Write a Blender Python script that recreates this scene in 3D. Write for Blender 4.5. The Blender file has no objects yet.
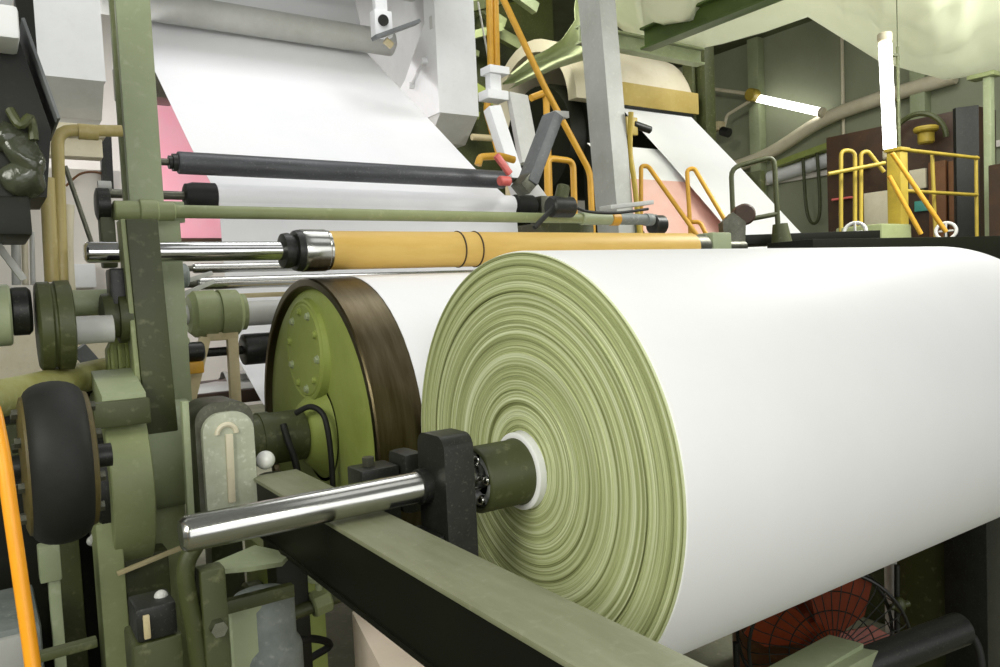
import bpy, bmesh, math, random
from mathutils import Vector, Matrix, noise
random.seed(7)
S = bpy.context.scene
COL = S.collection
V = Vector
PI = math.pi
UP = V((0, 0, 1))

# ------------------------------------------------------------------ camera
FPX, PITCH, ROLL, YAW, CAMH = 770.163, -0.0534124, 0.0462428, 0.9770115, 1.5
_f = V((math.cos(YAW)*math.cos(PITCH), math.sin(YAW)*math.cos(PITCH), math.sin(PITCH)))
_r = V((math.sin(YAW), -math.cos(YAW), 0))
_u = _r.cross(_f)
CR = math.cos(ROLL)*_r - math.sin(ROLL)*_u
CU = math.cos(ROLL)*_u + math.sin(ROLL)*_r
CF = _f
CC = V((0, 0, CAMH))
cam = bpy.data.objects.new('camera', bpy.data.cameras.new('camera'))
COL.objects.link(cam)
M = Matrix((CR, CU, -CF)).transposed().to_4x4()
M.translation = CC
cam.matrix_world = M
cam.data.sensor_width = 36
cam.data.lens = FPX*36/1000
cam.data.clip_start = .05
cam.data.clip_end = 200
S.camera = cam


def P(px, py, **k):
    """point of the place seen at photo pixel (px, py) on the plane X=, Y= or Z=, or at depth d="""
    r = CF + CR*((px-500)/FPX) - CU*((py-333.5)/FPX)
    (a, v), = k.items()
    if a == 'd':
        return CC + r*v
    i = 'XYZ'.index(a)
    return CC + r*((v-CC[i])/r[i])


# ------------------------------------------------------------------ materials
def lin(c):
    return tuple((x/12.92 if x <= .04045 else ((x+.055)/1.055)**2.4) for x in c)


def hexc(h):
    return lin(tuple(int(h[i:i+2], 16)/255 for i in (0, 2, 4)))


MATS = {}


def mat(name, c1, c2=None, rough=.5, metal=0, scale=6, amt=.5, bump=0, bscale=40, stretch=(1, 1, 1), spec=.5, dust=None, dust_amt=.35):
    m = bpy.data.materials.new(name)
    m.use_nodes = True
    nt = m.node_tree
    b = nt.nodes['Principled BSDF']
    b.inputs['Roughness'].default_value = rough
    b.inputs['Metallic'].default_value = metal
    b.inputs['Specular IOR Level'].default_value = spec
    c1 = hexc(c1) if isinstance(c1, str) else c1
    c2 = (hexc(c2) if isinstance(c2, str) else c2) if c2 else None
    tc = nt.nodes.new('ShaderNodeTexCoord')
    mp = nt.nodes.new('ShaderNodeMapping')
    mp.inputs['Scale'].default_value = stretch
    nt.links.new(tc.outputs['Object'], mp.inputs['Vector'])
    if c2:
        n = nt.nodes.new('ShaderNodeTexNoise')
        n.inputs['Scale'].default_value = scale
        n.inputs['Detail'].default_value = 6
        n.inputs['Roughness'].default_value = .65
        nt.links.new(mp.outputs['Vector'], n.inputs['Vector'])
        r = nt.nodes.new('ShaderNodeValToRGB')
        r.color_ramp.elements[0].position = max(0, .5-.25*(1-amt)-.1)
        r.color_ramp.elements[1].position = min(1, .5+.25*(1-amt)+.12)
        r.color_ramp.elements[0].color = (*c1, 1)
        r.color_ramp.elements[1].color = (*c2, 1)
        nt.links.new(n.outputs['Fac'], r.inputs['Fac'])
        out = r.outputs['Color']
        if dust:
            n3 = nt.nodes.new('ShaderNodeTexNoise')
            n3.inputs['Scale'].default_value = scale*7
            n3.inputs['Detail'].default_value = 8
            nt.links.new(tc.outputs['Object'], n3.inputs['Vector'])
            r3 = nt.nodes.new('ShaderNodeValToRGB')
            r3.color_ramp.elements[0].position = .58
            r3.color_ramp.elements[1].position = .85
            r3.color_ramp.elements[0].color = (0, 0, 0, 1)
            r3.color_ramp.elements[1].color = (dust_amt,)*3+(1,)
            nt.links.new(n3.outputs['Fac'], r3.inputs['Fac'])
            mx = nt.nodes.new('ShaderNodeMix')
            mx.data_type = 'RGBA'
            nt.links.new(r3.outputs['Color'], mx.inputs['Factor'])
            nt.links.new(out, mx.inputs['A'])
            mx.inputs['B'].default_value = (*hexc(dust), 1)
            out = mx.outputs['Result']
        nt.links.new(out, b.inputs['Base Color'])
    else:
        b.inputs['Base Color'].default_value = (*c1, 1)
    if bump:
        n2 = nt.nodes.new('ShaderNodeTexNoise')
        n2.inputs['Scale'].default_value = bscale
        n2.inputs['Detail'].default_value = 5
        nt.links.new(mp.outputs['Vector'], n2.inputs['Vector'])
        bp = nt.nodes.new('ShaderNodeBump')
        bp.inputs['Strength'].default_value = bump
        bp.inputs['Distance'].default_value = .01
        nt.links.new(n2.outputs['Fac'], bp.inputs['Height'])
        nt.links.new(bp.outputs['Normal'], b.inputs['Normal'])
    MATS[name] = m
    return m


def emit(name, c, s):
    m = bpy.data.materials.new(name)
    m.use_nodes = True
    b = m.node_tree.nodes['Principled BSDF']
    b.inputs['Base Color'].default_value = (.9, .9, .9, 1)
    b.inputs['Emission Color'].default_value = (*c, 1)
    b.inputs['Emission Strength'].default_value = s
    MATS[name] = m
    return m


paper = mat('paper', 'EFEFEE', 'EBEBEA', .55, scale=3, spec=.25)
web_paper = mat('web_paper', 'F1F1F2', 'ECECEF', .6, scale=2, spec=.2)
pink = mat('pink_paper', 'F3A3B6', 'EBB3BF', .7, scale=3, spec=.2)
pinkpale = mat('pale_pink_paper', 'E3AFA0', 'EBC9BE', .7, scale=2, spec=.2)
kraft = mat('kraft', 'D6B465', 'C9A452', .5, scale=8, stretch=(.6, 3, 3), spec=.35)
tape = mat('dark_tape', '4A3414', '2E1E08', .6, scale=30)
steel = mat('bright_steel', 'C9C9C5', 'A6A69E', .2, 1, scale=10, stretch=(.4, 4, 4))
chrome = mat('chrome', 'D6D6D6', 'BDBDBD', .12, 1, scale=10)
rimsteel = mat('worn_steel', '6E6550', '443A22', .36, 1, scale=5, stretch=(5, .5, .5), bump=.08, bscale=60)
dullsteel = mat('dull_steel', '6B6B60', '4B4B3E', .45, .8, scale=12, dust='B9B49A')
black = mat('black_rubber', '232321', '191917', .6, scale=10, spec=.3, bump=.1)
blackmet = mat('black_metal', '1E1F1C', '2B2C28', .42, .3, scale=20, dust='8B8B7A', dust_amt=.3)
darkroll = mat('dark_roller', '3E3F41', '55565A', .45, .2, scale=10, stretch=(.4, 3, 3), dust='A0A0A0', dust_amt=.4)
green = mat('machine_green', '979F74', '828B5C', .5, scale=4, dust='C9C9A4', bump=.06, amt=.3)
greenlt = mat('pale_green', 'A3AC8A', '909A76', .5, scale=4, dust='D8D9BE', bump=.06, amt=.3)
greendk = mat('dark_green', '474C28', '383D1E', .5, scale=5, dust='A6A67E', bump=.08, amt=.3)
olive = mat('olive_green', '9BA658', '7F8A40', .5, scale=3, dust='B0B07A', dust_amt=.3, bump=.05, amt=.3)
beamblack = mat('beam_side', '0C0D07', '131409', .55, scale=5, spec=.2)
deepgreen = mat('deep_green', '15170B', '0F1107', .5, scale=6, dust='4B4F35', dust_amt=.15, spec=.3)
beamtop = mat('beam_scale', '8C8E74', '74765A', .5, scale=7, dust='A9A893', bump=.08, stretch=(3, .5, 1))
greyp = mat('grey_paint', 'C4C4C0', 'B2B2AC', .5, scale=4, dust='D5D5CC', bump=.04)
greyd = mat('dark_grey_paint', '6C6F70', '585B5B', .5, scale=6, dust='A5A5A0')
white = mat('white_paint', 'E6E7E8', 'DADBDB', .45, scale=3, dust='BEBEB6', dust_amt=.2)
offwhite = mat('cream_paint', 'DAD2BA', 'CBC1A4', .5, scale=5, dust='A99F7E')
yellow = mat('yellow_paint', 'D9A636', 'C4912A', .45, scale=8, dust='8E6F2A', dust_amt=.3)
yellowdull = mat('dull_yellow_paint', 'B39B35', '94802A', .5, scale=8, dust='6E6026', dust_amt=.3)
creampipe = mat('cream_pipe', 'C2B27A', 'A99858', .45, scale=6, dust='E0D8B0', stretch=(2, 2, .4))
orange = mat('orange_hose', 'F2A31E', 'E8960F', .4, scale=12)
redp = mat('red_paint', 'D4716A', 'C0504A', .45, scale=8)
fanred = mat('fan_red', '96411C', '7A2F14', .45, scale=6, dust='5A2A18')
brown = mat('dark_brown', '46301E', '2F2116', .55, scale=4, dust='6F5238')
redbrown = mat('red_brown', '7C5130', '64401F', .55, scale=4, dust='A5855A')
tarpm = mat('plastic_tarp', 'E2E4CE', 'D4D8BC', .4, scale=2, bump=.15, bscale=6)
greencloth = mat('green_cloth', 'BAC29A', 'A3AC7F', .9, scale=3, bump=.2, bscale=8)
creamhood = mat('cream_hood', 'E3DBC4', 'D6CBAE', .5, scale=2, dust='BDAF80')
woodm = mat('cream_board', 'F3E3D3', 'EBD7C4', .65, scale=6, dust='B49A80', dust_amt=.25)
concrete = mat('concrete', '8A8A74', '6E6F5A', .8, scale=3, dust='C9C7B0', bump=.2)
wallm = mat('wall_grey_green', '858A70', '92967E', .8, scale=1.2, dust='7D806F', dust_amt=.2)
wallw = mat('wall_cream', 'E6E1DA', 'DCD5CC', .8, scale=1.5)
ceilm = mat('ceiling_sheet', '5B6140', '474D30', .7, scale=2)
bluegrey = mat('blue_grey_cast', '8E9490', '5E6764', .6, scale=7, dust='C4C6BA', bump=.3, bscale=25, dust_amt=.5)
clear = mat('dusty_cover', 'C6CAB6', 'A2A78F', .25, scale=9, dust='F0F0E6', dust_amt=.7)
tan = mat('tan_paint', 'CDBF98', 'B5A67C', .5, scale=7, dust='8E7F55')
rustm = mat('rusty_rim', '5B5026', '453A1C', .6, scale=9, dust='8A7A40')
pipem = mat('mottled_pipe', 'A5A774', '8E8738', .5, scale=7, dust='D0CDA5')
beamgreen = mat('roof_green', '566B33', '475A28', .5, scale=4)
panelshade = mat('recess_shade_grey', 'BDBDBB', 'AFAFAD', .5, scale=4)  # grey holds the shade of the housing recess
bandm = mat('band_yellow', 'C9B26A', 'B39A50', .55, scale=3, dust='E6DCA8')
colgrey = mat('column_grey', 'A6A7A2', '94958C', .5, scale=4, dust='D0D0C8', bump=.04)
tealp = mat('teal_plastic', '4E9C8E', '448A80', .5, scale=5)
plas = mat('clear_wrap', '4A4E3E', '2A2D20', .18, scale=9, bump=.8, bscale=14)
lampm = emit('lamp_tube', (1, 1, .93), 9)
lampm2 = emit('lamp_tube_far', (1, 1, .95), 4)
glintm = mat('glint_white', 'FAFAF6', 'F5F5F0', .2, scale=4)  # white for the ball that stands in for a glint


def translucent(m, k):
    nt = m.node_tree
    b = nt.nodes['Principled BSDF']
    tr = nt.nodes.new('ShaderNodeBsdfTranslucent')
    mx = nt.nodes.new('ShaderNodeMixShader')
    mx.inputs[0].default_value = k
    tr.inputs[0].default_value = (*hexc('EDEFDF'), 1)
    nt.links.new(b.outputs[0], mx.inputs[1])
    nt.links.new(tr.outputs[0], mx.inputs[2])
    nt.links.new(mx.outputs[0], nt.nodes['Material Output'].inputs[0])


translucent(tarpm, .45)


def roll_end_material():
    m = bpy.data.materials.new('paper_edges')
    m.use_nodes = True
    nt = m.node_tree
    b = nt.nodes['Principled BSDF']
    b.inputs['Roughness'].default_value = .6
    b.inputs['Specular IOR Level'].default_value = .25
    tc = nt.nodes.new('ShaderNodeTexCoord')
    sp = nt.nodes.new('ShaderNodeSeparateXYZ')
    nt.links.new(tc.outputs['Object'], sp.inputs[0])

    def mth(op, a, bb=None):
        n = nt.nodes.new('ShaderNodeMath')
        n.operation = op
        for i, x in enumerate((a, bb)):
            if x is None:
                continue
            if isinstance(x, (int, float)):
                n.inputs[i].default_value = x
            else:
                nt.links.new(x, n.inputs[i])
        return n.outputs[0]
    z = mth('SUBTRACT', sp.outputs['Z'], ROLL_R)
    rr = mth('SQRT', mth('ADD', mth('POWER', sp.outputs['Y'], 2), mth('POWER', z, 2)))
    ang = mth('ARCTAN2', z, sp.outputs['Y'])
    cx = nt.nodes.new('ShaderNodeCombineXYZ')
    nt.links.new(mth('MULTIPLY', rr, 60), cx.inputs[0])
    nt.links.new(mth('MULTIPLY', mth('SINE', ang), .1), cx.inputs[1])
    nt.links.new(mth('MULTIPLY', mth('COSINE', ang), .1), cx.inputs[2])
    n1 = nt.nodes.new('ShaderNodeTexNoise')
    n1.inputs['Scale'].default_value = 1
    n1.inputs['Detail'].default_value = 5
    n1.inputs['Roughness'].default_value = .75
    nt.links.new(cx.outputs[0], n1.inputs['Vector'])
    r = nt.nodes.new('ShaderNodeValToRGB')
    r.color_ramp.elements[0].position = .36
    r.color_ramp.elements[0].color = (*hexc('6F7446'), 1)  # green cast of the surroundings put into these ring colours
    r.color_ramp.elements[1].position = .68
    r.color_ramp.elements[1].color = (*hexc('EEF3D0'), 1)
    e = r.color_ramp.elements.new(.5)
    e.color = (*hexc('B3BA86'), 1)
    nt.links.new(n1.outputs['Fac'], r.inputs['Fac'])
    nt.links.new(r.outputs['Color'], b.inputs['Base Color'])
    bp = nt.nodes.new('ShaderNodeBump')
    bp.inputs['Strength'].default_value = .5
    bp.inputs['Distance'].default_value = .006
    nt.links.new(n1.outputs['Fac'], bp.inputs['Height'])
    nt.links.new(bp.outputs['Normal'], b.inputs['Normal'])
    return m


# ------------------------------------------------------------------ mesh builder
def frame(d, up=UP):
    d = d.normalized()
    if abs(d.dot(up)) > .995:
        up = V((0, 1, 0)) if abs(d.y) < .9 else V((1, 0, 0))
    s = d.cross(up).normalized()
    return d, s, s.cross(d).normalized()


class MB:
    def __init__(self):
        self.bm = bmesh.new()

    def _box(self, mtx, bev):
        b = bmesh.new()
        bmesh.ops.create_cube(b, size=1, matrix=mtx)
        if bev:
            bmesh.ops.bevel(b, geom=b.edges[:], offset=bev, segments=2, affect='EDGES', profile=.6)
        self._merge(b)
        return self

    def _merge(self, b):
        mp = {}
        for v in b.verts:
            mp[v] = self.bm.verts.new(v.co)
        for f in b.faces:
            try:
                self.bm.faces.new([mp[v] for v in f.verts])
            except ValueError:
                pass
        b.free()

    def box(self, lo, hi, bev=.004):
        lo, hi = V(lo), V(hi)
        c = (lo+hi)/2
        s = hi-lo
        s = V((abs(s.x), abs(s.y), abs(s.z)))
        bev = min(bev, min(s)*.3)
        return self._box(Matrix.Translation(c) @ Matrix.Diagonal((*s, 1)), bev)

    def bar(self, p, q, w, h, up=UP, bev=.004):
        p, q = V(p), V(q)
        d, s, u = frame(q-p, V(up))
        m = Matrix((d*(q-p).length, s*w, u*h)).transposed().to_4x4()
        m.translation = (p+q)/2
        return self._box(m, min(bev, w*.3, h*.3))

    def ring(self, c, s, u, r, n, r2=None):
        return [self.bm.verts.new(c + s*(r*math.cos(2*PI*i/n)) + u*((r2 or r)*math.sin(2*PI*i/n))) for i in range(n)]

    def skin(self, a, b):
        n = len(a)
        for i in range(n):
            self.bm.faces.new((a[i], a[(i+1) % n], b[(i+1) % n], b[i]))

    def lathe(self, o, d, prof, n=40, closed=False):
        """prof: (along, radius) pairs"""
        o = V(o)
        d, s, u = frame(V(d))
        prev = first = None
        for t, r in prof:
            cur = self.ring(o+d*t, s, u, max(r, 1e-5), n)
            if prev:
                self.skin(prev, cur)
            else:
                first = cur
            prev = cur
        if closed:
            self.skin(prev, first)
        else:
            self.bm.faces.new(first[::-1])
            self.bm.faces.new(prev)
        return self

    def cyl(self, p, q, r, r2=None, n=24, bev=0):
        p, q = V(p), V(q)
        L = (q-p).length
        r2 = r if r2 is None else r2
        pr = [(0, r), (L, r2)]
        if bev:
            pr = [(0, r-bev), (bev, r), (L-bev, r2), (L, r2-bev)]
        return self.lathe(p, q-p, pr, n)

    def tube(self, pts, r, n=10, sub=6, smooth=True):
        pts = [V(p) for p in pts]
        if smooth and len(pts) > 2:
            out = []
            for i in range(len(pts)-1):
                p0 = pts[max(i-1, 0)]
                p1, p2 = pts[i], pts[i+1]
                p3 = pts[min(i+2, len(pts)-1)]
                for k in range(sub):
                    t = k/sub
                    out.append(.5*((2*p1)+(p2-p0)*t+(2*p0-5*p1+4*p2-p3)*t*t+(3*p1-p0-3*p2+p3)*t**3))
            out.append(pts[-1])
            pts = out
        d, s, u = frame(pts[1]-pts[0])
        prev = first = None
        for i, p in enumerate(pts):
            t = (pts[min(i+1, len(pts)-1)]-pts[max(i-1, 0)]).normalized()
            s = (s - t*s.dot(t)).normalized()
            u = s.cross(t)
            cur = self.ring(p, s, u, r, n)
            if prev:
                self.skin(prev, cur)
            else:
                first = cur
            prev = cur
        self.bm.faces.new(first)
        self.bm.faces.new(prev[::-1])
        return self

    def rail(self, pts, r, bend=.06, n=10):
        """straight pipe run with rounded elbows"""
        pts = [V(p) for p in pts]
        out = [pts[0]]
        for i in range(1, len(pts)-1):
            a, b, c = pts[i-1], pts[i], pts[i+1]
            k = min(bend, (a-b).length*.45, (c-b).length*.45)
            s, e = b+(a-b).normalized()*k, b+(c-b).normalized()*k
            for j in range(5):
                t = j/4
                out.append(s*(1-t)**2 + b*2*t*(1-t) + e*t*t)
        out.append(pts[-1])
        return self.tube(out, r, n, smooth=False)

    def prism(self, poly, vec):
        vec = V(vec)
        a = [self.bm.verts.new(V(p)) for p in poly]
        b = [self.bm.verts.new(V(p)+vec) for p in poly]
        n = len(a)
        self.bm.faces.new(a)
        self.bm.faces.new(b[::-1])
        for i in range(n):
            self.bm.faces.new((a[i], b[i], b[(i+1) % n], a[(i+1) % n]))
        return self

    def strip(self, path, x0, x1, th=.002, nx=1, fn=None):
        """sheet following path (list of (y,z)) across X"""
        path = [V((0, a, b)) for a, b in path]
        nr = []
        for i in range(len(path)):
            t = path[min(i+1, len(path)-1)]-path[max(i-1, 0)]
            nr.append(V((1, 0, 0)).cross(t).normalized())
        def grid(off):
            g = []
            for p, m_ in zip(path, nr):
                row = []
                for k in range(nx+1):
                    q = p+m_*off
                    q = V((x0+(x1-x0)*k/nx, q.y, q.z))
                    if fn:
                        q = q+m_*fn(q)
                    row.append(self.bm.verts.new(q))
                g.append(row)
            return g
        A, B = grid(th/2), grid(-th/2)
        R, Cc = len(A), nx+1
        for i in range(R-1):
            for k in range(Cc-1):
                self.bm.faces.new((A[i][k], A[i][k+1], A[i+1][k+1], A[i+1][k]))
                self.bm.faces.new((B[i][k], B[i+1][k], B[i+1][k+1], B[i][k+1]))
            for k in (0, Cc-1):
                self.bm.faces.new((A[i][k], A[i+1][k], B[i+1][k], B[i][k]))
        for i in (0, R-1):
            for k in range(Cc-1):
                self.bm.faces.new((A[i][k], B[i][k], B[i][k+1], A[i][k+1]))
        return self

    def ball(self, c, r, sc=(1, 1, 1), n=14):
        b = bmesh.new()
        bmesh.ops.create_uvsphere(b, u_segments=n*2, v_segments=n, radius=r, matrix=Matrix.Translation(V(c)) @ Matrix.Diagonal((*sc, 1)))
        self._merge(b)
        return self

    def torus(self, c, axis, R, r, n=40, m=12, a0=0, a1=2*PI):
        d, s, u = frame(V(axis))
        c = V(c)
        full = abs(a1-a0) > 6.28
        rows = []
        for i in range(n if full else n+1):
            a = a0+(a1-a0)*i/n
            e = s*math.cos(a)+u*math.sin(a)
            rows.append([self.bm.verts.new(c+e*(R+r*math.cos(2*PI*j/m))+d*(r*math.sin(2*PI*j/m))) for j in range(m)])
        for i in range(len(rows)-1):
            self.skin(rows[i], rows[i+1])
        if full:
            self.skin(rows[-1], rows[0])
        else:
            self.bm.faces.new(rows[0])
            self.bm.faces.new(rows[-1][::-1])
        return self

    def build(self, name, m, parent=None, label=None, cat=None, group=None, kind=None, sharp=38):
        bm = self.bm
        bmesh.ops.recalc_face_normals(bm, faces=bm.faces[:])
        sa = math.radians(sharp)
        for f in bm.faces:
            f.smooth = True
        for e in bm.edges:
            if len(e.link_faces) == 2:
                e.smooth = e.calc_face_angle(0) < sa
            else:
                e.smooth = False
        if parent is not None:
            o = V(parent['_o']) if '_o' in parent else ORG[parent.name]
        else:
            lo = V([min(v.co[i] for v in bm.verts) for i in range(3)])
            hi = V([max(v.co[i] for v in bm.verts) for i in range(3)])
            o = V(((lo.x+hi.x)/2, (lo.y+hi.y)/2, lo.z))
        for v in bm.verts:
            v.co -= o
        me = bpy.data.meshes.new(name)
        bm.to_mesh(me)
        bm.free()
        me.materials.append(m)
        ob = bpy.data.objects.new(name, me)
        COL.objects.link(ob)
        ORG[ob.name] = o
        if parent is not None:
            ob.parent = parent
        else:
            ob.location = o
        if label:
            ob['label'] = label
        if cat:
            ob['category'] = cat
        if group:
            ob['group'] = group
        if kind:
            ob['kind'] = kind
        return ob


ORG = {}


def T(name, label, cat, loc, group=None):
    o = bpy.data.objects.new(name, None)
    o.empty_display_size = .1
    COL.objects.link(o)
    o.location = V(loc)
    o['label'] = label
    o['category'] = cat
    if group:
        o['group'] = group
    ORG[o.name] = V(loc)
    return o


def copy_tree(o, off, label=None, parent=None):
    c = o.copy()
    COL.objects.link(c)
    if parent is not None:
        c.parent = parent
    else:
        c.location = o.location + V(off)
        ORG[c.name] = ORG[o.name]+V(off)
    if label:
        c['label'] = label
    for ch in list(o.children):
        copy_tree(ch, off, None, c)
    return c


def struct(mb, name, m):
    return mb.build(name, m, kind='structure')


FZ = -.45          # floor level
ROLL_R = .6
RX0, RX1, RY, RZ = 1.238, 3.475, 1.7458, 1.0115   # paper roll
DX, DY, DZ, DR = 1.075, 2.968, .975, .617           # reel drum

# ================================================================== setting
struct(MB().box((-6, -4, FZ-.1), (15, 18, FZ), 0), 'floor', concrete)
struct(MB().box((-6, 15, FZ), (15, 15.2, 7), 0), 'wall_back', wallw)
struct(MB().box((13.0, -4, FZ), (13.2, 15, 7), 0), 'wall_right', wallm)
struct(MB().box((5.2, 1.5, 6.2), (13.2, 15.2, 6.3), 0), 'ceiling', ceilm)
b = MB()
for y in (9.75, 6.6):
    b.box((12.8, y-.12, FZ), (13, y+.12, 6.2), .01)
struct(b, 'trim_1', greenlt)
b = MB()
for z in (3.35, 2.1):
    b.box((12.94, -4, z), (13, 15, z+.1), .01)
struct(b, 'trim_2', wallw)

# ================================================================== the big paper roll
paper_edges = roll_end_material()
t = T('paper_roll', 'large finished white paper roll turning on its steel shaft in the foreground', 'paper roll', (RX0, RY, RZ-ROLL_R))
b = MB()
b.lathe((RX0, RY, RZ), (1, 0, 0), [(.004, .12), (.004, ROLL_R-.004), (.006, ROLL_R-.001), (.012, ROLL_R), (RX1-RX0-.012, ROLL_R), (RX1-RX0-.003, ROLL_R-.003), (RX1-RX0, ROLL_R-.012), (RX1-RX0, .12)], 180)
b.build('wound_paper', paper, t, sharp=25)
prof = []
r = .1
rnd = random.Random(3)
while r < ROLL_R-.006:
    w = rnd.uniform(.002, .009)
    lift = rnd.choice((0, .001, .002, .003, .0045))*(.6+.6*(rnd.random()))
    prof.append((-lift, r))
    prof.append((-lift, min(r+w*.8, ROLL_R-.004)))
    r += w
prof.append((.006, ROLL_R-.0035))
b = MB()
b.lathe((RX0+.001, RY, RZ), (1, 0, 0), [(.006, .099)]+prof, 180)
b.build('roll_end', paper_edges, t, label='layered end of the paper roll with a green light cast in its colour', sharp=28)
CZ = RZ-.012
b = MB()
b.lathe((0, RY, CZ), (1, 0, 0), [(RX0-.022, .085), (RX0-.025, .09), (RX0-.025, .104), (RX0-.022, .108), (RX0+.03, .108)], 56)
b.build('paper_core', paper, t)
b = MB()
b.lathe((0, RY, CZ), (1, 0, 0), [(1.105, .04), (1.105, .074), (1.073, .078), (1.07, .082), (1.072, .087), (1.077, .09), (1.205, .09), (1.21, .093), (1.222, .093)], 56)
ck = b.build('core_chuck', greendk, t)
b = MB()
b.lathe((0, RY, CZ), (1, 0, 0), [(1.103, .045), (1.083, .05), (1.08, .055), (1.08, .068), (1.085, .073), (1.103, .0735)], 48)
b.build('chuck_ring', white, ck, label='white inner ring of the chuck')
for k in range(5):
    a = k*2*PI/5+.5
    b = MB()
    b.ball((1.081, RY+.057*math.cos(a), CZ+.057*math.sin(a)), .014, n=8)
    b.build('chuck_bolt', steel, ck)
b = MB()
b.lathe((0, RY, RZ), (1, 0, 0), [(.327, .03), (.333, .036), (.34, .0395), (1.25, .0395)], 48)
sh = b.build('shaft', steel, t, label='polished steel shaft end')
b = MB()
b.lathe((0, RY, RZ), (1, 0, 0), [(.9, .0395), (.903, .045), (.935, .045), (.938, .0395)], 40)
b.build('shaft_collar', blackmet, sh)
b = MB()
b.lathe((0, RY, RZ), (1, 0, 0), [(3.45, .1), (3.5, .1), (3.62, .09), (3.622, .04), (3.9, .04)], 40)
b.build('far_chuck', greendk, t)

# ================================================================== beam the shaft lies on
t = T('support_beam', 'dark green steel beam with worn grey top carrying the big roll shaft', 'beam', (.74, 1.4, FZ))
BX0, BX1, BT = .675, .812, .962
b = MB()
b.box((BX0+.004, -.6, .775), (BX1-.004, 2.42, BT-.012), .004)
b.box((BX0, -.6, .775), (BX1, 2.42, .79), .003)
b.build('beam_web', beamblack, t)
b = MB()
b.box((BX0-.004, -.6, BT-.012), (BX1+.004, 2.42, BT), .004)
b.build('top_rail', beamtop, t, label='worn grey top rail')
b = MB()
b.box((BX0+.02, 2.3, FZ), (BX1-.02, 2.4, .775), .005)
b.build('beam_leg', deepgreen, t)
b = MB()
b.box((BX0+.01, -.5, FZ), (BX1-.01, -.38, .775), .005)
b.build('beam_leg', deepgreen, t)
# far beam with its post
t = T('support_beam', 'black steel post and beam under the far end of the big roll', 'beam', (3.62, 1.4, FZ))
b = MB()
b.box((3.64, .2, .80), (3.78, 2.5, .965), .005)
b.build('beam_web', beamblack, t)
b = MB()
b.box((3.54, 1.56, FZ), (3.74, 1.74, .80), .005)
b.build('beam_leg', blackmet, t)
b = MB()
b.box((3.58, 1.74, FZ), (3.62, 1.98, .80), .004)
b.build('stiffener_plate', greendk, t)
# stop block
t = T('bearing_block', 'black steel stop block clamping the shaft beside the roll chuck', 'bearing block', (.985, 1.74, .78))
b = MB()
pl = []
y0, y1, z0, z1, rr = 1.645, 1.785, .78, 1.148, .035
for cy, cz, a0 in ((y1-rr, z1-rr, 0), (y0+rr, z1-rr, PI/2)):
    for k in range(6):
        a = a0+k*PI/10
        pl.append((.928, cy+rr*math.cos(a), cz+rr*math.sin(a)))
pl += [(.928, y0, z0), (.928, y1, z0)]
b.prism(pl, (.085, 0, 0))
blk = b.build('block_body', blackmet, t)
b = MB()
b.box((BX1+.004, 1.66, .80), (.928, 1.79, .9), .006)
b.build('mounting_foot', blackmet, t)
b = MB()
for y, z in ((1.68, .86), (1.76, .86)):
    b.cyl((.918, y, z), (.928, y, z), .012, n=6)
b.build('bolt', dullsteel, t)
t = T('rail_clamp', 'low black clamp block beside the beam just behind the shaft', 'clamp', (.9, 1.95, .86))
b = MB()
b.box((BX1+.004, 1.90, .86), (.93, 2.0, 1.04), .008)
b.build('clamp_body', blackmet, t)
b = MB()
b.box((.935, 1.88, .90), (1.0, 1.99, 1.07), .02)
b.build('clamp_jaw', blackmet, t)
b = MB()
b.cyl((.86, 1.95, 1.04), (.86, 1.95, 1.065), .018, n=6)
b.build('clamp_nut', dullsteel, t)

# ================================================================== reel drum
t = T('reel_drum', 'big steel reel drum with olive end face and worn rim', 'drum', (1.16, DY, DZ-DR))
b = MB()
R = DR
b.lathe((0, DY, DZ), (1, 0, 0), [(DX+.03, R-.045), (DX+.004, R-.035), (DX, R-.03), (DX, R-.006), (DX+.006, R), (DX+.02, R), (3.6, R), (3.6, R-.1)], 140)
b.build('drum_shell', rimsteel, t, sharp=25)
b = MB()
b.lathe((0, DY, DZ), (1, 0, 0), [(DX+.03, .2), (DX+.012, R-.12), (DX+.02, R-.06), (DX+.035, R-.036), (DX+.05, R-.03)], 120)
b.build('end_disc', olive, t)
cz, cy = DZ+.33, DY+.02
b = MB()
b.lathe((0, cy, cz), (1, 0, 0), [(DX-.004, .185), (DX-.008, .195), (DX-.004, .205), (DX+.03, .21)], 64)
cv = b.build('access_cover', olive, t)
b = MB()
b.lathe((0, cy, cz), (1, 0, 0), [(DX-.009, .02), (DX-.009, .18), (DX-.004, .186), (DX+.03, .19)], 64)
b.build('cover_plate', olive, cv)
for k in range(10):
    a = k*PI/5+.2
    b = MB()
    y, z = cy+.155*math.cos(a), cz+.155*math.sin(a)
    b.lathe((0, y, z), (1, 0, 0), [(DX-.022, .011), (DX-.02, .013), (DX-.012, .013), (DX-.012, .018), (DX-.008, .018)], 8)
    b.build('cover_bolt', greenlt if k % 2 else olive, cv)
b = MB()
b.lathe((0, DY, DZ), (1, 0, 0), [(DX-.04, .11), (DX-.035, .12), (DX, .15), (DX+.04, .2)], 56)
b.build('hub', olive, t)
b = MB()
b.lathe((0, DY, DZ), (1, 0, 0), [(.6, .098), (.86, .098), (.86, .106), (.9, .106), (.9, .1), (1.03, .1), (1.035, .09), (DX+.02, .09)], 48)
b.build('drum_journal', greendk, t)
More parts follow.
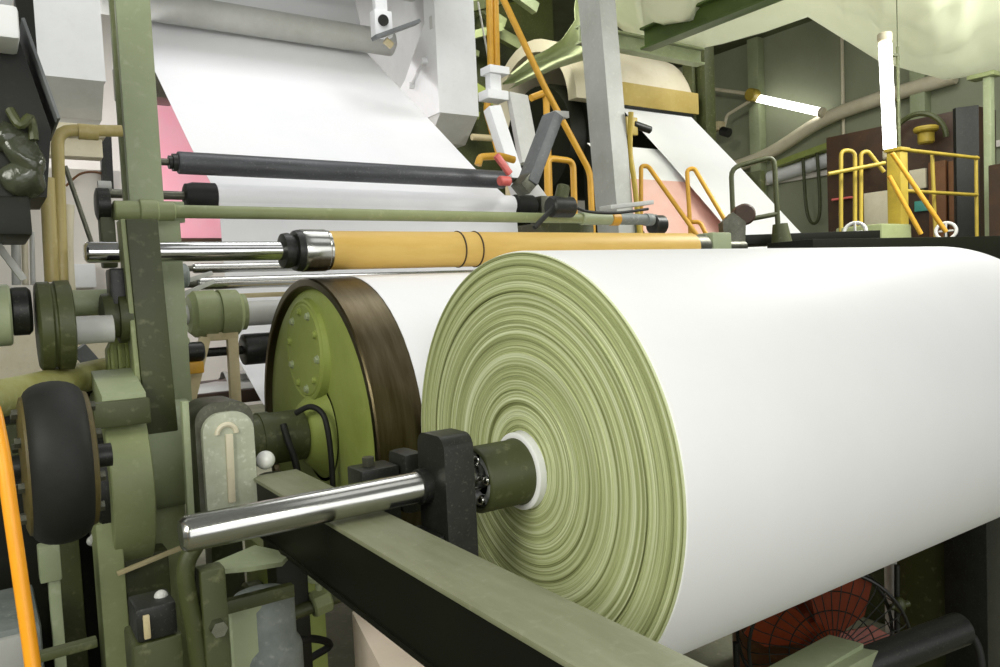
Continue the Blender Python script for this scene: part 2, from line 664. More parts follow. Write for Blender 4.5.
# black hose looping at the journal
b = MB()
b.tube([(.98, 2.87, 1.075), (1.02, 2.82, 1.10), (1.05, 2.77, 1.07), (1.06, 2.75, .98), (1.06, 2.74, .85), (1.06, 2.74, .6)], .011, 10)
b.build('cable', black, None, 'thin black cable hanging in front of the olive drum face', 'cable')
b = MB()
b.tube([(.925, 2.86, 1.04), (.93, 2.83, .98), (.94, 2.79, .9), (.96, 2.79, .72)], .013, 10)
b.build('cable', black, None, 'black cable strapped down across the grey drum journal', 'cable')

# ================================================================== paper web of the near machine
WX0, WX1 = 1.255, 3.47
path = []
# over the drum: from nip (towards the roll) round the top to the back
for k in range(0, 31):
    a = PI*1.0 - k*(PI*1.05)/30       # angle from +Y ; pi = towards camera
    path.append((DY+(R+.0035)*math.cos(a), DZ+(R+.0035)*math.sin(a)))
GY, GZ = 4.9, 2.165                    # lower guide roller
path += [(4.2, .95), (4.78, 1.25)]
for a in range(-40, 126, 11):
    path.append((GY+.075*math.cos(math.radians(180-a)), GZ+.075*math.sin(math.radians(180-a))))
path += [(5.4, 2.53), (7.33, 4.0), (7.7, 5.0), (8.0, 6.1)]
t = MB()
t.strip(path, WX0, WX1, .003, 1)
t.build('paper_web', web_paper, None, 'wide white paper web running down over rollers to the drum', 'paper web', sharp=60)

# ================================================================== rollers of the near machine


def roller(name, label, y, z, r, x0, x1, m, s0, s1, rs=.022, endm=None, endlen=.0, group=None):
    t = T(name, label, 'roller', ((x0+x1)/2, y, z-r), group)
    b = MB()
    b.lathe((0, y, z), (1, 0, 0), [(x0, r*.8), (x0+.006, r*.97), (x0+.012, r), (x1-.012, r), (x1-.006, r*.97), (x1, r*.8)], 40)
    b.build('roller_shell', m, t)
    b = MB()
    b.cyl((s0, y, z), (x0+.01, y, z), rs, n=20)
    b.build('journal', endm or dullsteel, t)
    b = MB()
    b.cyl((x1-.01, y, z), (s1, y, z), rs, n=20)
    b.build('journal', endm or dullsteel, t)
    return t


t = roller('guide_roller', 'long dark grey guide roller across the front of the white web', 4.7, 2.325, .064, 1.0, 3.27, darkroll, .9, 3.42, .02)
for x in (.985,):
    b = MB()
    b.lathe((0, 4.7, 2.325), (1, 0, 0), [(x-.03, .03), (x-.03, .038), (x-.01, .038), (x-.01, .05), (x+.02, .05)], 30)
    b.build('bearing', blackmet, t)
t = roller('guide_roller', 'black ended roller under the web with white paper over it', GY, GZ, .074, 1.07, 3.62, black, .62, 3.95, .026, dullsteel)
b = MB()
b.lathe((0, GY, GZ), (1, 0, 0), [(1.075, .05), (1.075, .07), (1.12, .082), (1.25, .082), (1.255, .074)], 40)
b.build('end_sleeve', black, t)
b = MB()
b.lathe((0, GY, GZ), (1, 0, 0), [(3.49, .076), (3.5, .086), (3.66, .086), (3.69, .06)], 40)
b.build('end_sleeve', black, t)
roller('spreader_roller', 'light grey roller crossing the top of the tall web', 7.14, 4.07, .125, 1.0, 3.66, greyp, .7, 3.70, .04, greyp)

# ================================================================== cardboard core waiting above the drum
TY, TZ, TR = 2.96, 1.70, .078
t = T('core_spool', 'empty brown cardboard core on a chrome shaft resting above the drum', 'core', (2.2, TY, TZ-TR))
b = MB()
b.lathe((0, TY, TZ), (1, 0, 0), [(1.175, .05), (1.175, TR-.002), (1.177, TR), (3.30, TR), (3.302, TR-.002), (3.302, .05)], 64)
tb = b.build('cardboard_tube', kraft, t)
for x in (1.79, 1.88):
    b = MB()
    b.torus((x, TY, TZ), (1, 0, .03), TR+.0005, .004, 48, 8)
    b.build('tape_band', tape, tb)
b = MB()
b.lathe((0, TY, TZ), (1, 0, 0), [(1.06, .06), (1.064, .08), (1.07, .084), (1.165, .084), (1.17, .08), (1.18, .08)], 48)
b.build('chuck_sleeve', steel, t)
b = MB()
b.lathe((0, TY, TZ), (1, 0, 0), [(.99, .045), (.995, .066), (1.015, .07), (1.03, .066), (1.032, .058), (1.04, .058), (1.042, .078), (1.058, .082), (1.072, .082), (1.073, .06)], 40)
b.build('collar', blackmet, t)
b = MB()
b.lathe((0, TY, TZ), (1, 0, 0), [(.312, .026), (.318, .034), (.325, .036), (1.1, .036)], 40)
b.build('shaft', chrome, t)
b = MB()
b.lathe((0, TY, TZ), (1, 0, 0), [(3.29, .07), (3.4, .07), (3.405, .036), (3.75, .036)], 32)
b.build('far_shaft_end', dullsteel, t)
# tapered end shoe seen at the right end
b = MB()
b.box((3.42, 2.9, 1.60), (3.58, 3.02, 1.78), .012)
b.build('core_rest', greenlt, None, 'pale green rest holding the right end of the cardboard core', 'rest')

# ================================================================== reel arm + gear housing at the left
t = T('reel_carrier', 'flat dark green reel arm leaning up in front of the chrome shaft', 'arm', (.5, 2.84, .9))
b = MB()
b.bar((.475, 2.835, 1.80), (.497, 2.835, .93), .1, .055, up=(0, 1, 0), bev=.006)
arm = b.build('arm_plate', greendk, t)
b = MB()
b.bar((.418, 2.86, 1.80), (.436, 2.86, .96), .016, .09, up=(0, 1, 0), bev=.004)
b.build('arm_flange', green, t)
b = MB()
b.box((.37, 2.85, 1.46), (.43, 2.95, 1.64), .012)
b.build('latch', blackmet, t)
b = MB()
b.lathe((0, 2.9, 1.475), (1, 0, 0), [(.34, .04), (.345, .08), (.375, .085), (.377, .07), (.39, .07), (.392, .088), (.43, .088), (.44, .05)], 12)
b.build('latch_gear', greendk, t)
b = MB()
b.lathe((0, DY, DZ), (1, 0, 0), [(.43, .18), (.44, .19), (.608, .19), (.616, .184), (.62, .16)], 56)
b.build('hub', greenlt, t)

t = T('gear_housing', 'rounded green gear housing at the pivot below the reel arm', 'gear housing', (.36, 2.9, FZ))
gy, gz, gr = 2.9, .93, .3
b = MB()
b.lathe((0, gy, gz), (1, 0, 0), [(.3, gr-.03), (.302, gr-.004), (.306, gr), (.42, gr), (.424, gr-.004), (.426, .1)], 72)
b.build('rim_cover', green, t)
b = MB()
b.lathe((0, gy, gz), (1, 0, 0), [(.265, .1), (.27, gr-.06), (.275, gr-.045), (.31, gr-.045)], 48)
sp = b.build('side_plate', blackmet, t)
for k in range(10):
    a = k*PI/5+.3
    b = MB()
    b.ball((.265, gy+.2*math.cos(a), gz+.2*math.sin(a)), .017, n=6)
    b.build('bolt', greyp, sp)
b = MB()
b.prism([(.3, 2.66, 1.235), (.3, 2.9, 1.30), (.3, 2.9, 1.235), (.3, 2.66, 1.19)], (.125, 0, 0))
b.build('cap', greenlt, t)
b = MB()
b.box((.27, 2.62, 1.14), (.43, 2.66, 1.22), .006)
b.build('cap_latch', greendk, t)
b = MB()
b.box((.255, 2.66, FZ), (.33, 2.8, .84), .01)
b.build('stand', green, t)
b = MB()
b.box((.33, 2.72, FZ), (.47, 2.82, .7), .01)
b.build('stand_plate', greendk, t)
b = MB()
b.bar((.3, 2.61, .69), (.52, 2.61, .735), .02, .012, bev=.002)
b.build('edge_strip', tan, t)

# rubber wheel
t = T('rubber_wheel', 'black rubber tyred wheel with rusty olive rim at the left', 'wheel', (.135, 2.1, .95))
wy, wz = 2.2, 1.13
b = MB()
pr = []
for k in range(13):
    a = PI*k/12
    pr.append((.138-.068*math.cos(a), .14+.062*math.sin(a)**.6))
b.lathe((0, wy, wz), (1, 0, 0), pr, 64)
b.build('tyre', black, t, sharp=60)
b = MB()
b.lathe((0, wy, wz), (1, 0, 0), [(.06, .05), (.062, .15), (.068, .168), (.078, .172), (.2, .172), (.212, .168), (.216, .15), (.217, .05)], 56)
rm = b.build('rim', rustm, t)
for s in (.057, .22):
    for k in range(8):
        a = k*PI/4+.2
        b = MB()
        b.cyl((s-.008, wy+.135*math.cos(a), wz+.135*math.sin(a)), (s+.008, wy+.135*math.cos(a), wz+.135*math.sin(a)), .013, n=6)
        b.build('rim_bolt', dullsteel, rm)
b = MB()
b.cyl((-.25, wy, wz), (.26, wy, wz), .03, n=20)
b.build('axle', blackmet, t)
b = MB()
b.box((-.24, wy-.05, FZ), (-.17, wy+.05, wz+.05), .01)
b.build('axle_stand', blackmet, t)

# pulley and its shafts
t = T('pulley', 'dark green pulley wheel on a shaft above the rubber wheel', 'pulley', (.2, 2.8, 1.3))
py_, pz_ = 2.82, 1.46
b = MB()
b.lathe((0, py_, pz_), (1, 0, 0), [(.15, .05), (.151, .13), (.157, .139), (.188, .141), (.194, .134), (.2, .134), (.204, .142), (.236, .143), (.244, .143), (.249, .13), (.25, .05)], 48)
b.build('pulley_rim', greendk, t)
b = MB()
b.cyl((.08, py_, pz_+.05), (.14, py_, pz_+.05), .075, n=20, bev=.01)
b.build('coupling', blackmet, t)
b = MB()
b.cyl((-.4, py_, pz_+.04), (.085, py_, pz_+.04), .095, n=28, bev=.006)
b.build('shaft_guard', greenlt, t)
b = MB()
b.cyl((.245, py_, pz_-.02), (.365, py_, pz_-.02), .045, n=28)
b.build('shaft', greyp, t)
b = MB()
b.cyl((.245, py_+.2, pz_+.07), (.39, py_+.2, pz_+.07), .045, n=28)
b.build('pipe', greenlt, None, 'pale green pipe stub behind the pulley shaft', 'pipe')

b = MB()
a, c = P(-25, 405, d=2.0), P(112, 370, d=2.95)
a = a+(a-c)*.5
b.cyl(a, c, .052, n=28)
b.build('pipe', pipem, None, 'thick olive yellow pipe slanting up behind the rubber wheel', 'pipe')
b = MB()
b.tube([(-.35, 2.5, 1.56), (-.22, 2.0, 1.55), P(-60, 340, d=1.35), P(-14, 395, d=1.3), P(0, 440, d=1.28), P(12, 520, d=1.26), P(22, 590, d=1.25), P(33, 668, d=1.24), P(40, 740, d=1.22), P(50, 840, d=1.2), P(55, 980, d=1.2), V((.26, 1.2, FZ+.012)), V((.1, 1.5, FZ+.012)), V((-.4, 1.6, FZ+.012))], .0115, 14)
b.build('hose', orange, None, 'bright orange hose hanging down in the left corner', 'hose')

# ================================================================== post and pipe rail
t = T('frame_post', 'tall pale green square post standing behind the reel arm', 'post', (.58, 3.4, FZ))
b = MB()
b.box((.522, 3.32, FZ), (.648, 3.36, 3.4), .004)
b.build('front_flange', greenlt, t)
b = MB()
b.box((.522, 3.45, FZ), (.648, 3.49, 3.4), .004)
b.build('rear_flange', green, t)
b = MB()
b.box((.56, 3.36, FZ), (.60, 3.45, 3.4), .002)
b.build('post_web', greendk, t)
b = MB()
b.box((.51, 3.3, 1.84), (.72, 3.325, 1.925), .006)
b.build('clamp_plate', greenlt, t)
b = MB()
b.box((.60, 3.3, .9), (.70, 3.33, 1.86), .006)
b.build('cover_strip', greenlt, t)

t = T('pipe_rail', 'grey green pipe rail running across in front of the web', 'pipe', (1.9, 3.2, 1.85))
b = MB()
b.cyl((.5, 3.2, 1.872), (2.75, 3.2, 1.876), .026, n=24)
b.build('pipe', green, t)
b = MB()
b.cyl((.445, 3.2, 1.872), (.66, 3.2, 1.872), .037, n=24, bev=.005)
b.cyl((.53, 3.2, 1.872), (.6, 3.2, 1.872), .045, n=12, bev=.006)
b.build('fitting', green, t)
b = MB()
b.box((.53, 3.2, 1.83), (.6, 3.32, 1.91), .006)
b.build('bracket', greendk, t)
b = MB()
b.cyl((2.72, 3.2, 1.876), (2.93, 3.2, 1.877), .034, n=24, bev=.004)
b.build('union', greenlt, t)
b = MB()
b.cyl((2.93, 3.2, 1.877), (2.99, 3.2, 1.877), .037, n=24, bev=.003)
b.build('yellow_ring', yellow, t, label='yellow ring on the pipe')
b = MB()
b.cyl((2.99, 3.2, 1.877), (3.28, 3.2, 1.878), .031, n=24)
b.cyl((3.2, 3.2, 1.877), (3.25, 3.2, 1.877), .036, n=24)
b.build('pipe_end', bluegrey, t)
b = MB()
b.cyl((3.25, 3.2, 1.85), (3.34, 3.2, 1.85), .055, n=24, bev=.008)
b.build('end_cap', blackmet, t)
t = T('lever_block', 'small black roller clamp on the left side of the pipe fitting', 'clamp', (.42, 3.25, 1.7))
b = MB()
b.lathe((0, 3.25, 1.90), (1, 0, 0), [(.392, .045), (.397, .06), (.438, .06), (.441, .045)], 28)
b.build('clamp_roller', blackmet, t)
b = MB()
b.box((.40, 3.22, 1.66), (.452, 3.29, 1.90), .01)
b.build('clamp_body', greendk, t)
b = MB()
b.cyl((.405, 3.25, 1.97), (.45, 3.25, 1.97), .018, n=14)
b.build('pin', greyp, t)

# stand joining the arm, pulley and gear casings to the floor: the machine side frame
t = T('side_frame', 'green machine side frame plates standing low at the left', 'machine frame', (.3, 3.0, FZ))
b = MB()
b.box((.14, 3.05, FZ), (.24, 3.12, 1.2), .006)
b.build('dark_plate', greendk, t)
b = MB()
b.box((.42, 2.98, FZ), (.58, 3.25, .9), .01)
b.build('pedestal', green, t)
b = MB()
b.prism([(.36, 3.0, .9), (.365, 3.0, 1.36), (.40, 3.0, 1.43), (.50, 3.0, 1.43), (.53, 3.0, .9)], (0, .06, 0))
b.build('ribbed_column', olive, t)
b = MB()
for k in range(5):
    b.box((.372+.024*k, 2.985, .9), (.384+.024*k, 3.0, 1.38), .003)
b.build('rib', olive, t)

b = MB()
b.box((-1.2, 3.2, FZ), (.34, 3.7, 1.22), .02)  # block added to keep the area behind the wheel dark
t = b.build('dark_block', deepgreen, None, 'near black block added for the dark behind the rubber wheel', 'machine')
b = MB()
b.box((.02, 3.15, .95), (.10, 3.2, 1.12), .008)
b.build('access_plate', greendk, t)
# ================================================================== housings carrying the web machine
def housing(label, x0, x1, z0, back):
    t = T('roller_housing', label, 'machine housing', ((x0+x1)/2, 6.3, z0-.2))
    b = MB()
    b.prism([(x0, 5.5, z0)]+[(x0, y, z) for y, z in back]+[(x0, 5.5, 6.2)], (x1-x0, 0, 0))
    hs = b.build('housing_body', white, t)
    b = MB()
    b.prism([(x0+.01, 5.5, z0), (x0+.01, 5.72, z0-.2), (x0+.01, 6.5, z0-.2), (x0+.01, 6.5, z0)], (x1-x0-.02, 0, 0))
    b.build('sloped_underside', greyp, t)
    return t, hs


K = 1.18
def kb(x, y, z):
    return CC+(V((x, y, z))-CC)*K
t = hr = T('roller_housing', 'white box housing to the right of the tall web', 'machine housing', kb(3.41, 6.0, 2.78))
b = MB()
b.prism([kb(3.22, y, z) for y, z in ((5.5, 2.985), (6.75, 2.985), (6.63, 3.1), (6.07, 3.386), (5.68, 3.75), (5.62, 6.0), (5.5, 6.0))], (.38*K, 0, 0))
b.build('housing_body', white, t)
b = MB()
b.prism([kb(3.23, y, z) for y, z in ((5.5, 2.985), (5.72, 2.785), (6.4, 2.785), (6.4, 2.985))], (.36*K, 0, 0))
b.build('sloped_underside', greyp, t)
b = MB()
p0, p1 = kb(3.52, 5.62, 3.0), kb(3.585, 7.9, 6.0)
b.box(p0, p1, .01)
b.build('inner_panel', panelshade, hr)
b = MB()
b.box((4.0, 8.0, FZ), (4.2, 8.2, 3.6), .01)
b.build('stand_leg', greyp, hr)
b = MB()
b.bar(kb(3.19, 5.68, 3.44), kb(3.19, 5.92, 3.30), .025, .025)
b.cyl(kb(3.17, 5.68, 3.44), kb(3.22, 5.68, 3.44), .035, n=16)
b.cyl(kb(3.17, 5.92, 3.30), kb(3.22, 5.92, 3.30), .035, n=16)
b.build('handle', white, hr)
b = MB()
q = kb(3.22, 5.56, 3.72)
b.box(q-V((.012, .02, .06)), q+V((0, .02, .06)), .004)
b.build('latch', greyp, hr)
hl, hb2 = housing('white box housing at the upper left behind the tall green post', .40, .775, 2.955, [(7.0, 2.955), (7.0, 6.2)])
b = MB()
b.box((.41, 5.6, 2.62), (.765, 5.8, 2.70), .006)
b.box((.43, 5.66, 2.50), (.75, 5.8, 2.62), .006)
b.build('trim_bar', offwhite, hl)
t = T('cross_girder', 'white girder joining the tops of the two white housings', 'girder', (2, 6.4, 4.35))
b = MB()
b.box((.775, 5.9, 4.42), (3.8, 6.9, 5.0), .01)
b.build('girder_body', greyp, t)
t = T('pivot_bracket', 'white bracket with dark bolt hole above the top right corner of the web', 'bracket', (3.1, 5.9, 3.9))
b = MB()
c = P(382, 26, Y=5.9)
b.box((c.x-.08, 5.86, c.z-.09), (c.x+.08, 5.96, c.z+.12), .012)
b.build('bracket_body', white, t)
b = MB()
b.box((c.x-.05, 5.9, c.z+.12), (c.x+.06, 5.96, 4.43), .006)
b.build('hanger', white, t)
b = MB()
b.cyl((c.x-.01, 5.84, c.z+.03), (c.x-.01, 5.87, c.z+.03), .045, n=20)
b.build('bolt_hole', blackmet, t)
a, e = P(374, 38, Y=5.8), P(418, 22, Y=5.8)
b = MB()
b.bar(a, e, .1, .03, bev=.004)
b.build('arm_plate', greyd, t)
b = MB()
e2 = P(392, 46, Y=5.85)
b.cyl(P(385, 40, Y=5.85), e2, .03, n=12)
b.build('drip_pipe', tan, t)

# pale wall panel sections and machinery behind the post at left
b = MB()
a = P(155, 88, Y=7.6)
b.box((1.15, 7.45, 3.38), (1.62, 7.75, 3.66), .01)
b.build('bearing_box', dullsteel, None, 'dark bearing box above the pink sheet at the left edge of the web', 'bearing')
t = T('pink_sheet', 'sheet of pink paper hanging behind the left edge of the white web', 'paper sheet', (2, 8.05, 2.1))
b = MB()
b.strip([(8.0, 2.17), (8.02, 2.8), (8.06, 3.62)], 1.3, 3.0, .004)
b.build('sheet', pink, t)
b = MB()
b.box((1.3, 7.96, 2.08), (3.0, 8.06, 2.17), .005)
b.build('bottom_bar', brown, t)

# dark guarded machine in the upper left corner
t = T('drive_unit', 'dark green drive unit wrapped in dusty plastic at the upper left edge', 'machine', (-.05, 2.5, 1.6))
b = MB()
z0, z1 = P(20, 235, Y=2.4).z, P(20, 196, Y=2.4).z
b.box((-.5, 2.4, z0), (.135, 2.75, z1), .008)
b.build('base_rail', deepgreen, t)
b = MB()
b.prism([P(x, y, Y=2.42) for x, y in ((-150, 42), (20, 42), (51, 130), (47, 197), (-150, 197))], (0, .3, 0))
b.build('drive_body', deepgreen, t)
b = MB()
c = P(26, 160, Y=2.4)
b.ball(c, .06, (.7, .5, 1.3), 12)
c = P(26, 182, Y=2.4)
b.ball(c, .05, (1.1, .6, .7), 12)
c = P(12, 140, Y=2.4)
b.ball(c, .04, (1.1, .6, 1.2), 12)
for v in b.bm.verts:
    v.co += V((noise.noise(v.co*14), noise.noise(v.co*14+V((5, 0, 0))), noise.noise(v.co*14+V((0, 9, 0)))))*.03
b.build('plastic_wrap', plas, t, sharp=70)
b = MB()
b.tube([P(10, 110, Y=2.38), P(20, 125, Y=2.36), P(30, 118, Y=2.38), P(34, 140, Y=2.38)], .012, 8)
b.build('hose', greendk, t)
b = MB()
b.bar(P(20, 37, Y=2.55), P(54, 131, Y=2.55), .008, .34, up=(0, 1, 0), bev=.002)
b.build('cover_plate', greyd, t)
b = MB()
b.box((-.5, 2.28, P(10, 38, Y=2.28).z), (P(19, 20, Y=2.28).x, 2.6, P(10, 4, Y=2.28).z), .012)
b.box((-.5, 2.3, P(10, 4, Y=2.28).z+.02), (P(16, 20, Y=2.28).x, 2.6, 2.75), .012)
b.build('top_box', white, t)
b = MB()
x0, x1 = P(20, 60, Y=3.2).x, P(38, 60, Y=3.2).x
b.box((x0, 3.2, 1.9), (x1, 3.3, 3.4), .006)
b.build('guard_column', deepgreen, None, 'dark narrow guard column beside the upper left white housing', 'column')
# cream pipes
t = T('conduit', 'cream yellow conduit with an elbow running to the green post', 'conduit', (.3, 3.0, 1.3))
b = MB()
b.rail([P(122, 131, Y=3.0), P(57, 130, Y=3.0), P(62, 282, Y=3.0)], .02, .05, 14)
b.build('conduit_run', creampipe, t)
b = MB()
c = P(88, 132, Y=3.0)
b.cyl(c+V((-.03, 0, 0)), c+V((.03, 0, 0)), .027, n=16)
b.build('conduit_clip', creampipe, t)
b = MB()
b.cyl(P(47, 178, Y=2.95), P(52, 282, Y=2.95), .022, n=16)
b.build('pipe', creampipe, None, 'vertical cream pipe left of the conduit with the elbow', 'pipe')
b = MB()
b.tube([P(68, 205, Y=3.05), P(67, 250, Y=3.05), P(70, 300, Y=3.05)], .02, 12)
b.build('pipe', offwhite, None, 'short whitish pipe right of the conduit', 'pipe')
b = MB()
b.cyl(P(65, 166, Y=3.1), P(93, 247, Y=3.1), .008, n=10)
b.build('rod', dullsteel, None, 'thin grey rod slanting beside the cream conduit', 'rod')
for i, (xa, xb) in enumerate(((12, 19), (22, 27), (30, 34))):
    b = MB()
    r_ = (xb-xa)/2/270
    b.cyl(P((xa+xb)/2, 232, Y=2.9), P((xa+xb)/2+1, 285, Y=2.9), r_, n=14)
    b.build('pipe', (greyp, offwhite, greyp)[i], None, ('thickest grey pipe of three below the drive unit', 'cream pipe in the middle of three below the drive unit', 'thinnest grey pipe of three below the drive unit')[i], 'pipe', 'pipes below the drive unit')
b = MB()
b.bar(P(-6, 240, Y=2.7), P(24, 280, Y=2.7), .03, .02)
b.build('brace', greyp, None, 'flat grey brace slanting below the drive unit', 'brace')
b = MB()
b.bar(P(105, 132, Y=6.1), P(108, 195, Y=6.1), .07, .08)
b.build('bracket_bar', blackmet, None, 'short dark upright bar behind the green post', 'bar')
b = MB()
b.tube([P(66, 186, Y=6.1), P(80, 174, Y=6.1), P(95, 172, Y=6.1), P(107, 175, Y=6.1)], .008, 8)
b.build('cable', redbrown, None, 'thin brown cable arching behind the slanted rod', 'cable')
b = MB()
b.box((P(74, 275, Y=6).x, 6.0, P(74, 288, Y=6).z), (P(96, 275, Y=6).x, 6.16, P(74, 264, Y=6).z), .01)  # white box shaped for a bright patch of light from the wall
b.build('wall_box', white, None, 'small white box made for wall light behind the pulley shaft', 'box')
# a lower band of pale cladding seen left of the post
t = T('cladding_wall', 'pale machine panel behind the cream conduit', 'panel', (.5, 6.2, FZ))
b = MB()
b.box((-.2, 6.15, 1.4), (1.2, 6.25, 2.5), .01)
b.build('panel_sheet', wallw, t)
b = MB()
b.box((-.2, 6.13, FZ), (1.2, 6.27, 1.4), .01)
b.build('panel_base', offwhite, t)
b = MB()
b.bar(P(78, 348, Y=3.6), P(110, 384, Y=3.6), .08, .06)
b.build('brace', greyd, None, 'dark triangular brace above the slanting olive pipe', 'brace')
b = MB()
b.cyl(P(72, 336, Y=3.3), P(120, 333, Y=3.3), .022, n=16)
b.build('pipe', bluegrey, None, 'thin grey pipe below the pulley shaft', 'pipe')

# ================================================================== rollers between post and drum
t = T('press_roller', 'pale green bearing housing with grey shaft between post and drum', 'bearing housing', (.97, 3.9, 1.34))
b = MB()
b.lathe((0, 3.9, 1.462), (1, 0, 0), [(.83, .03), (.835, .09), (.86, .112), (.955, .115), (.957, .104), (.972, .104), (.974, .115), (1.06, .113), (1.08, .09), (1.10, .09), (1.105, .05)], 40)
b.build('housing_body', green, t)
b = MB()
b.cyl((.6, 3.9, 1.462), (.84, 3.9, 1.462), .045, n=24)
b.cyl((1.1, 3.9, 1.452), (3.6, 3.9, 1.452), .062, n=28)
b.build('shaft', greyp, t)
b = MB()
b.box((.90, 3.84, 1.33), (1.05, 3.96, 1.37), .008)
b.build('foot', tan, t)
for s, (a, e) in enumerate((((205, 337), (187, 412)), ((232, 337), (236, 412)))):
    b = MB()
    b.bar(P(*a, Y=3.86), P(*e, Y=3.86), .05, .04, up=(0, 1, 0))
    b.build('stand_leg', tan, t)
b = MB()
b.box((.8, 3.78, .9), (1.05, 4.0, .98), .008)
b.box((.85, 3.82, FZ), (1.0, 3.96, .9), .008)
b.build('stand_base', greendk, t)


def short_roller(label, y, z, r, x0, x1, m, xs, rs, ms):
    return roller('roller', label, y, z, r, x0, x1, m, xs, x1+.12, rs, ms)


c = P(214, 268, Y=4.3)
short_roller('topmost silver roller behind the chrome shaft', 4.3, c.z, .026, c.x-.11, 3.5, steel, .75, .015, dullsteel)
c = P(217, 283, Y=4.1)
short_roller('second silver roller below the chrome shaft', 4.1, c.z, .033, c.x-.1, 3.5, steel, .75, .02, dullsteel)
c = P(252, 349, Y=3.9)
short_roller('black roller with thin dark shaft beside the drum disc', 3.9, c.z, .078, c.x-.05, 3.5, blackmet, .9, .022, blackmet)
c = P(235, 296, Y=4.05)
b = MB()
b.box((c.x-.02, 4.03, c.z-.012), (2.9, 4.06, c.z+.012), .003)
b.build('scraper_bar', tan, None, 'thin tan scraper bar between the silver rollers and the grey shaft', 'bar')
t = T('roller_lever', 'grey lever pair hinged beside the silver rollers', 'lever', P(185, 290, Y=4.0))
for a, e in (((176, 284), (212, 273)), ((180, 296), (214, 281))):
    b = MB()
    b.bar(P(*a, Y=4.0), P(*e, Y=4.0), .04, .022)
    b.build('lever_arm', greyp, t)
b = MB()
c = P(177, 276, Y=4.0)
b.cyl(c-V((.06, 0, 0)), c+V((.05, 0, 0)), .06, n=20, bev=.01)
b.build('lever_pivot', bluegrey, t)
t = T('drive_chain', 'green roller chain hanging beside the pale bearing housing', 'chain', P(182, 355, Y=3.7))
for k in range(11):
    c = P(180+.6*k, 292+k*6.1, Y=3.72)
    b = MB()
    b.torus(c, (1, 0, 0) if k % 2 else (0, 1, 0), .016, .006, 16, 6)
    b.build('link', greenlt, t)
t = T('chain_motor', 'small dark motor at the bottom of the green chain', 'motor', P(190, 362, Y=3.75))
b = MB()
c = P(190, 352, Y=3.75)
b.cyl(c-V((.06, 0, 0)), c+V((.06, 0, 0)), .045, n=20, bev=.008)
b.build('motor_body', blackmet, t)
b = MB()
b.box(c+V((-.05, -.04, -.10)), c+V((.05, .04, -.045)), .008)
b.build('motor_foot', yellow, t)
# broke boards and scraps on the low deck behind
t = T('low_deck', 'low brown deck strewn with paper behind the tan stand legs', 'platform', (1.6, 5.2, FZ))
b = MB()
b.box((.7, 4.75, .9), (3.3, 5.6, .98), .01)
b.build('deck_board', brown, t)
for x in (.85, 3.1):
    b = MB()
    b.box((x, 4.9, FZ), (x+.1, 5.4, .9), .01)
    b.build('deck_leg', brown, t)
rn = random.Random(11)
for k, lab in enumerate(('lowest and widest paper scrap on the brown deck', 'paper scrap leaning at the front of the brown deck', 'curled paper scrap on the back of the brown deck')):
    b = MB()
    x0, y0 = .95+.35*k, 4.78+.15*k
    g = [(y0+.05*j, .985+.05*k+.03*math.sin(j*1.3+k)) for j in range(9)]
    b.strip(g, x0, x0+.55, .004, 6, fn=lambda q: .02*noise.noise(q*7))
    b.build('paper_scrap', paper, None, lab, 'paper scrap', 'paper scraps on the deck', sharp=70)

# ================================================================== dusty guard box behind the beam end
t = T('shaft_guard', 'grey guard box with dusty clear cover beside the drum journal', 'guard box', (.6, 2.45, .88))
def rounded(x0, x1, z0, z1, rr, y):
    pl = [(x0, y, z0), (x1, y, z0)]
    for cx, a0 in ((x1-rr, 0), (x0+rr, PI/2)):
        for k in range(7):
            a = a0+k*PI/12
            pl.append((cx+rr*math.cos(a), y, z1-rr+rr*math.sin(a)))
    return pl
b = MB()
b.prism(rounded(.515, .69, .85, 1.205, .06, 2.42), (0, .18, 0))
b.build('guard_frame', dullsteel, t)
b = MB()
b.prism(rounded(.53, .682, .87, 1.175, .06, 2.395), (0, .03, 0))
cvr = b.build('clear_cover', clear, t, label='dusty translucent cover')
b = MB()
b.bar((.60, 2.388, .90), (.605, 2.388, 1.11), .022, .012)
b.torus((.6, 2.393, 1.11), (0, 1, 0), .028, .008, 20, 8, 0, PI)
b.build('cover_rib', offwhite, cvr)
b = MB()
b.ball((.728, 2.45, 1.0), .03, n=12)  # white ball made up for a bright glint
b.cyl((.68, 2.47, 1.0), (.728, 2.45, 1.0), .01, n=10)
b.build('glint_ball', glintm, t, label='white ball standing in for a bright glint')
b = MB()
b.bar((.49, 2.42, 1.22), (.485, 2.42, .86), .02, .03, up=(0, 1, 0))
b.build('side_strip', greenlt, t)

# ================================================================== clutter low at the left
t = T('motor', 'blue grey cast motor standing below the shaft end', 'motor', (.625, 2.2, FZ))
b = MB()
b.lathe((.625, 2.22, 0), (0, 0, 1), [(.1, .05), (.12, .1), (.14, .105), (.5, .105), (.515, .1), (.53, .09), (.64, .09), (.66, .08), (.67, .05)], 40)
b.build('motor_body', bluegrey, t)
b = MB()
b.lathe((.625, 2.22, 0), (0, 0, 1), [(FZ, .14), (.08, .14), (.1, .11), (.12, .1)], 40)
b.build('motor_foot', greyp, t)
t = T('tray', 'pale green sloping sheet metal tray under the shaft end', 'tray', (.6, 2.1, .7))
b = MB()
b.prism([P(204, 571, Y=2.0), P(205, 566, Y=2.05), P(255, 545, Y=2.2), P(290, 553, Y=2.2), P(282, 562, Y=2.05), P(250, 567, Y=2.0)], (0, 0, -.012))
b.build('tray_sheet', greenlt, t)
b = MB()
b.box((.44, 2.03, .70), (.66, 2.06, .735), .004)
b.build('tray_lip', greendk, t)
t = T('channel', 'bright green upright channel left of the blue grey motor', 'channel', (.5, 2.15, FZ))
b = MB()
b.box((.485, 2.14, FZ), (.60, 2.15, .70), .002)
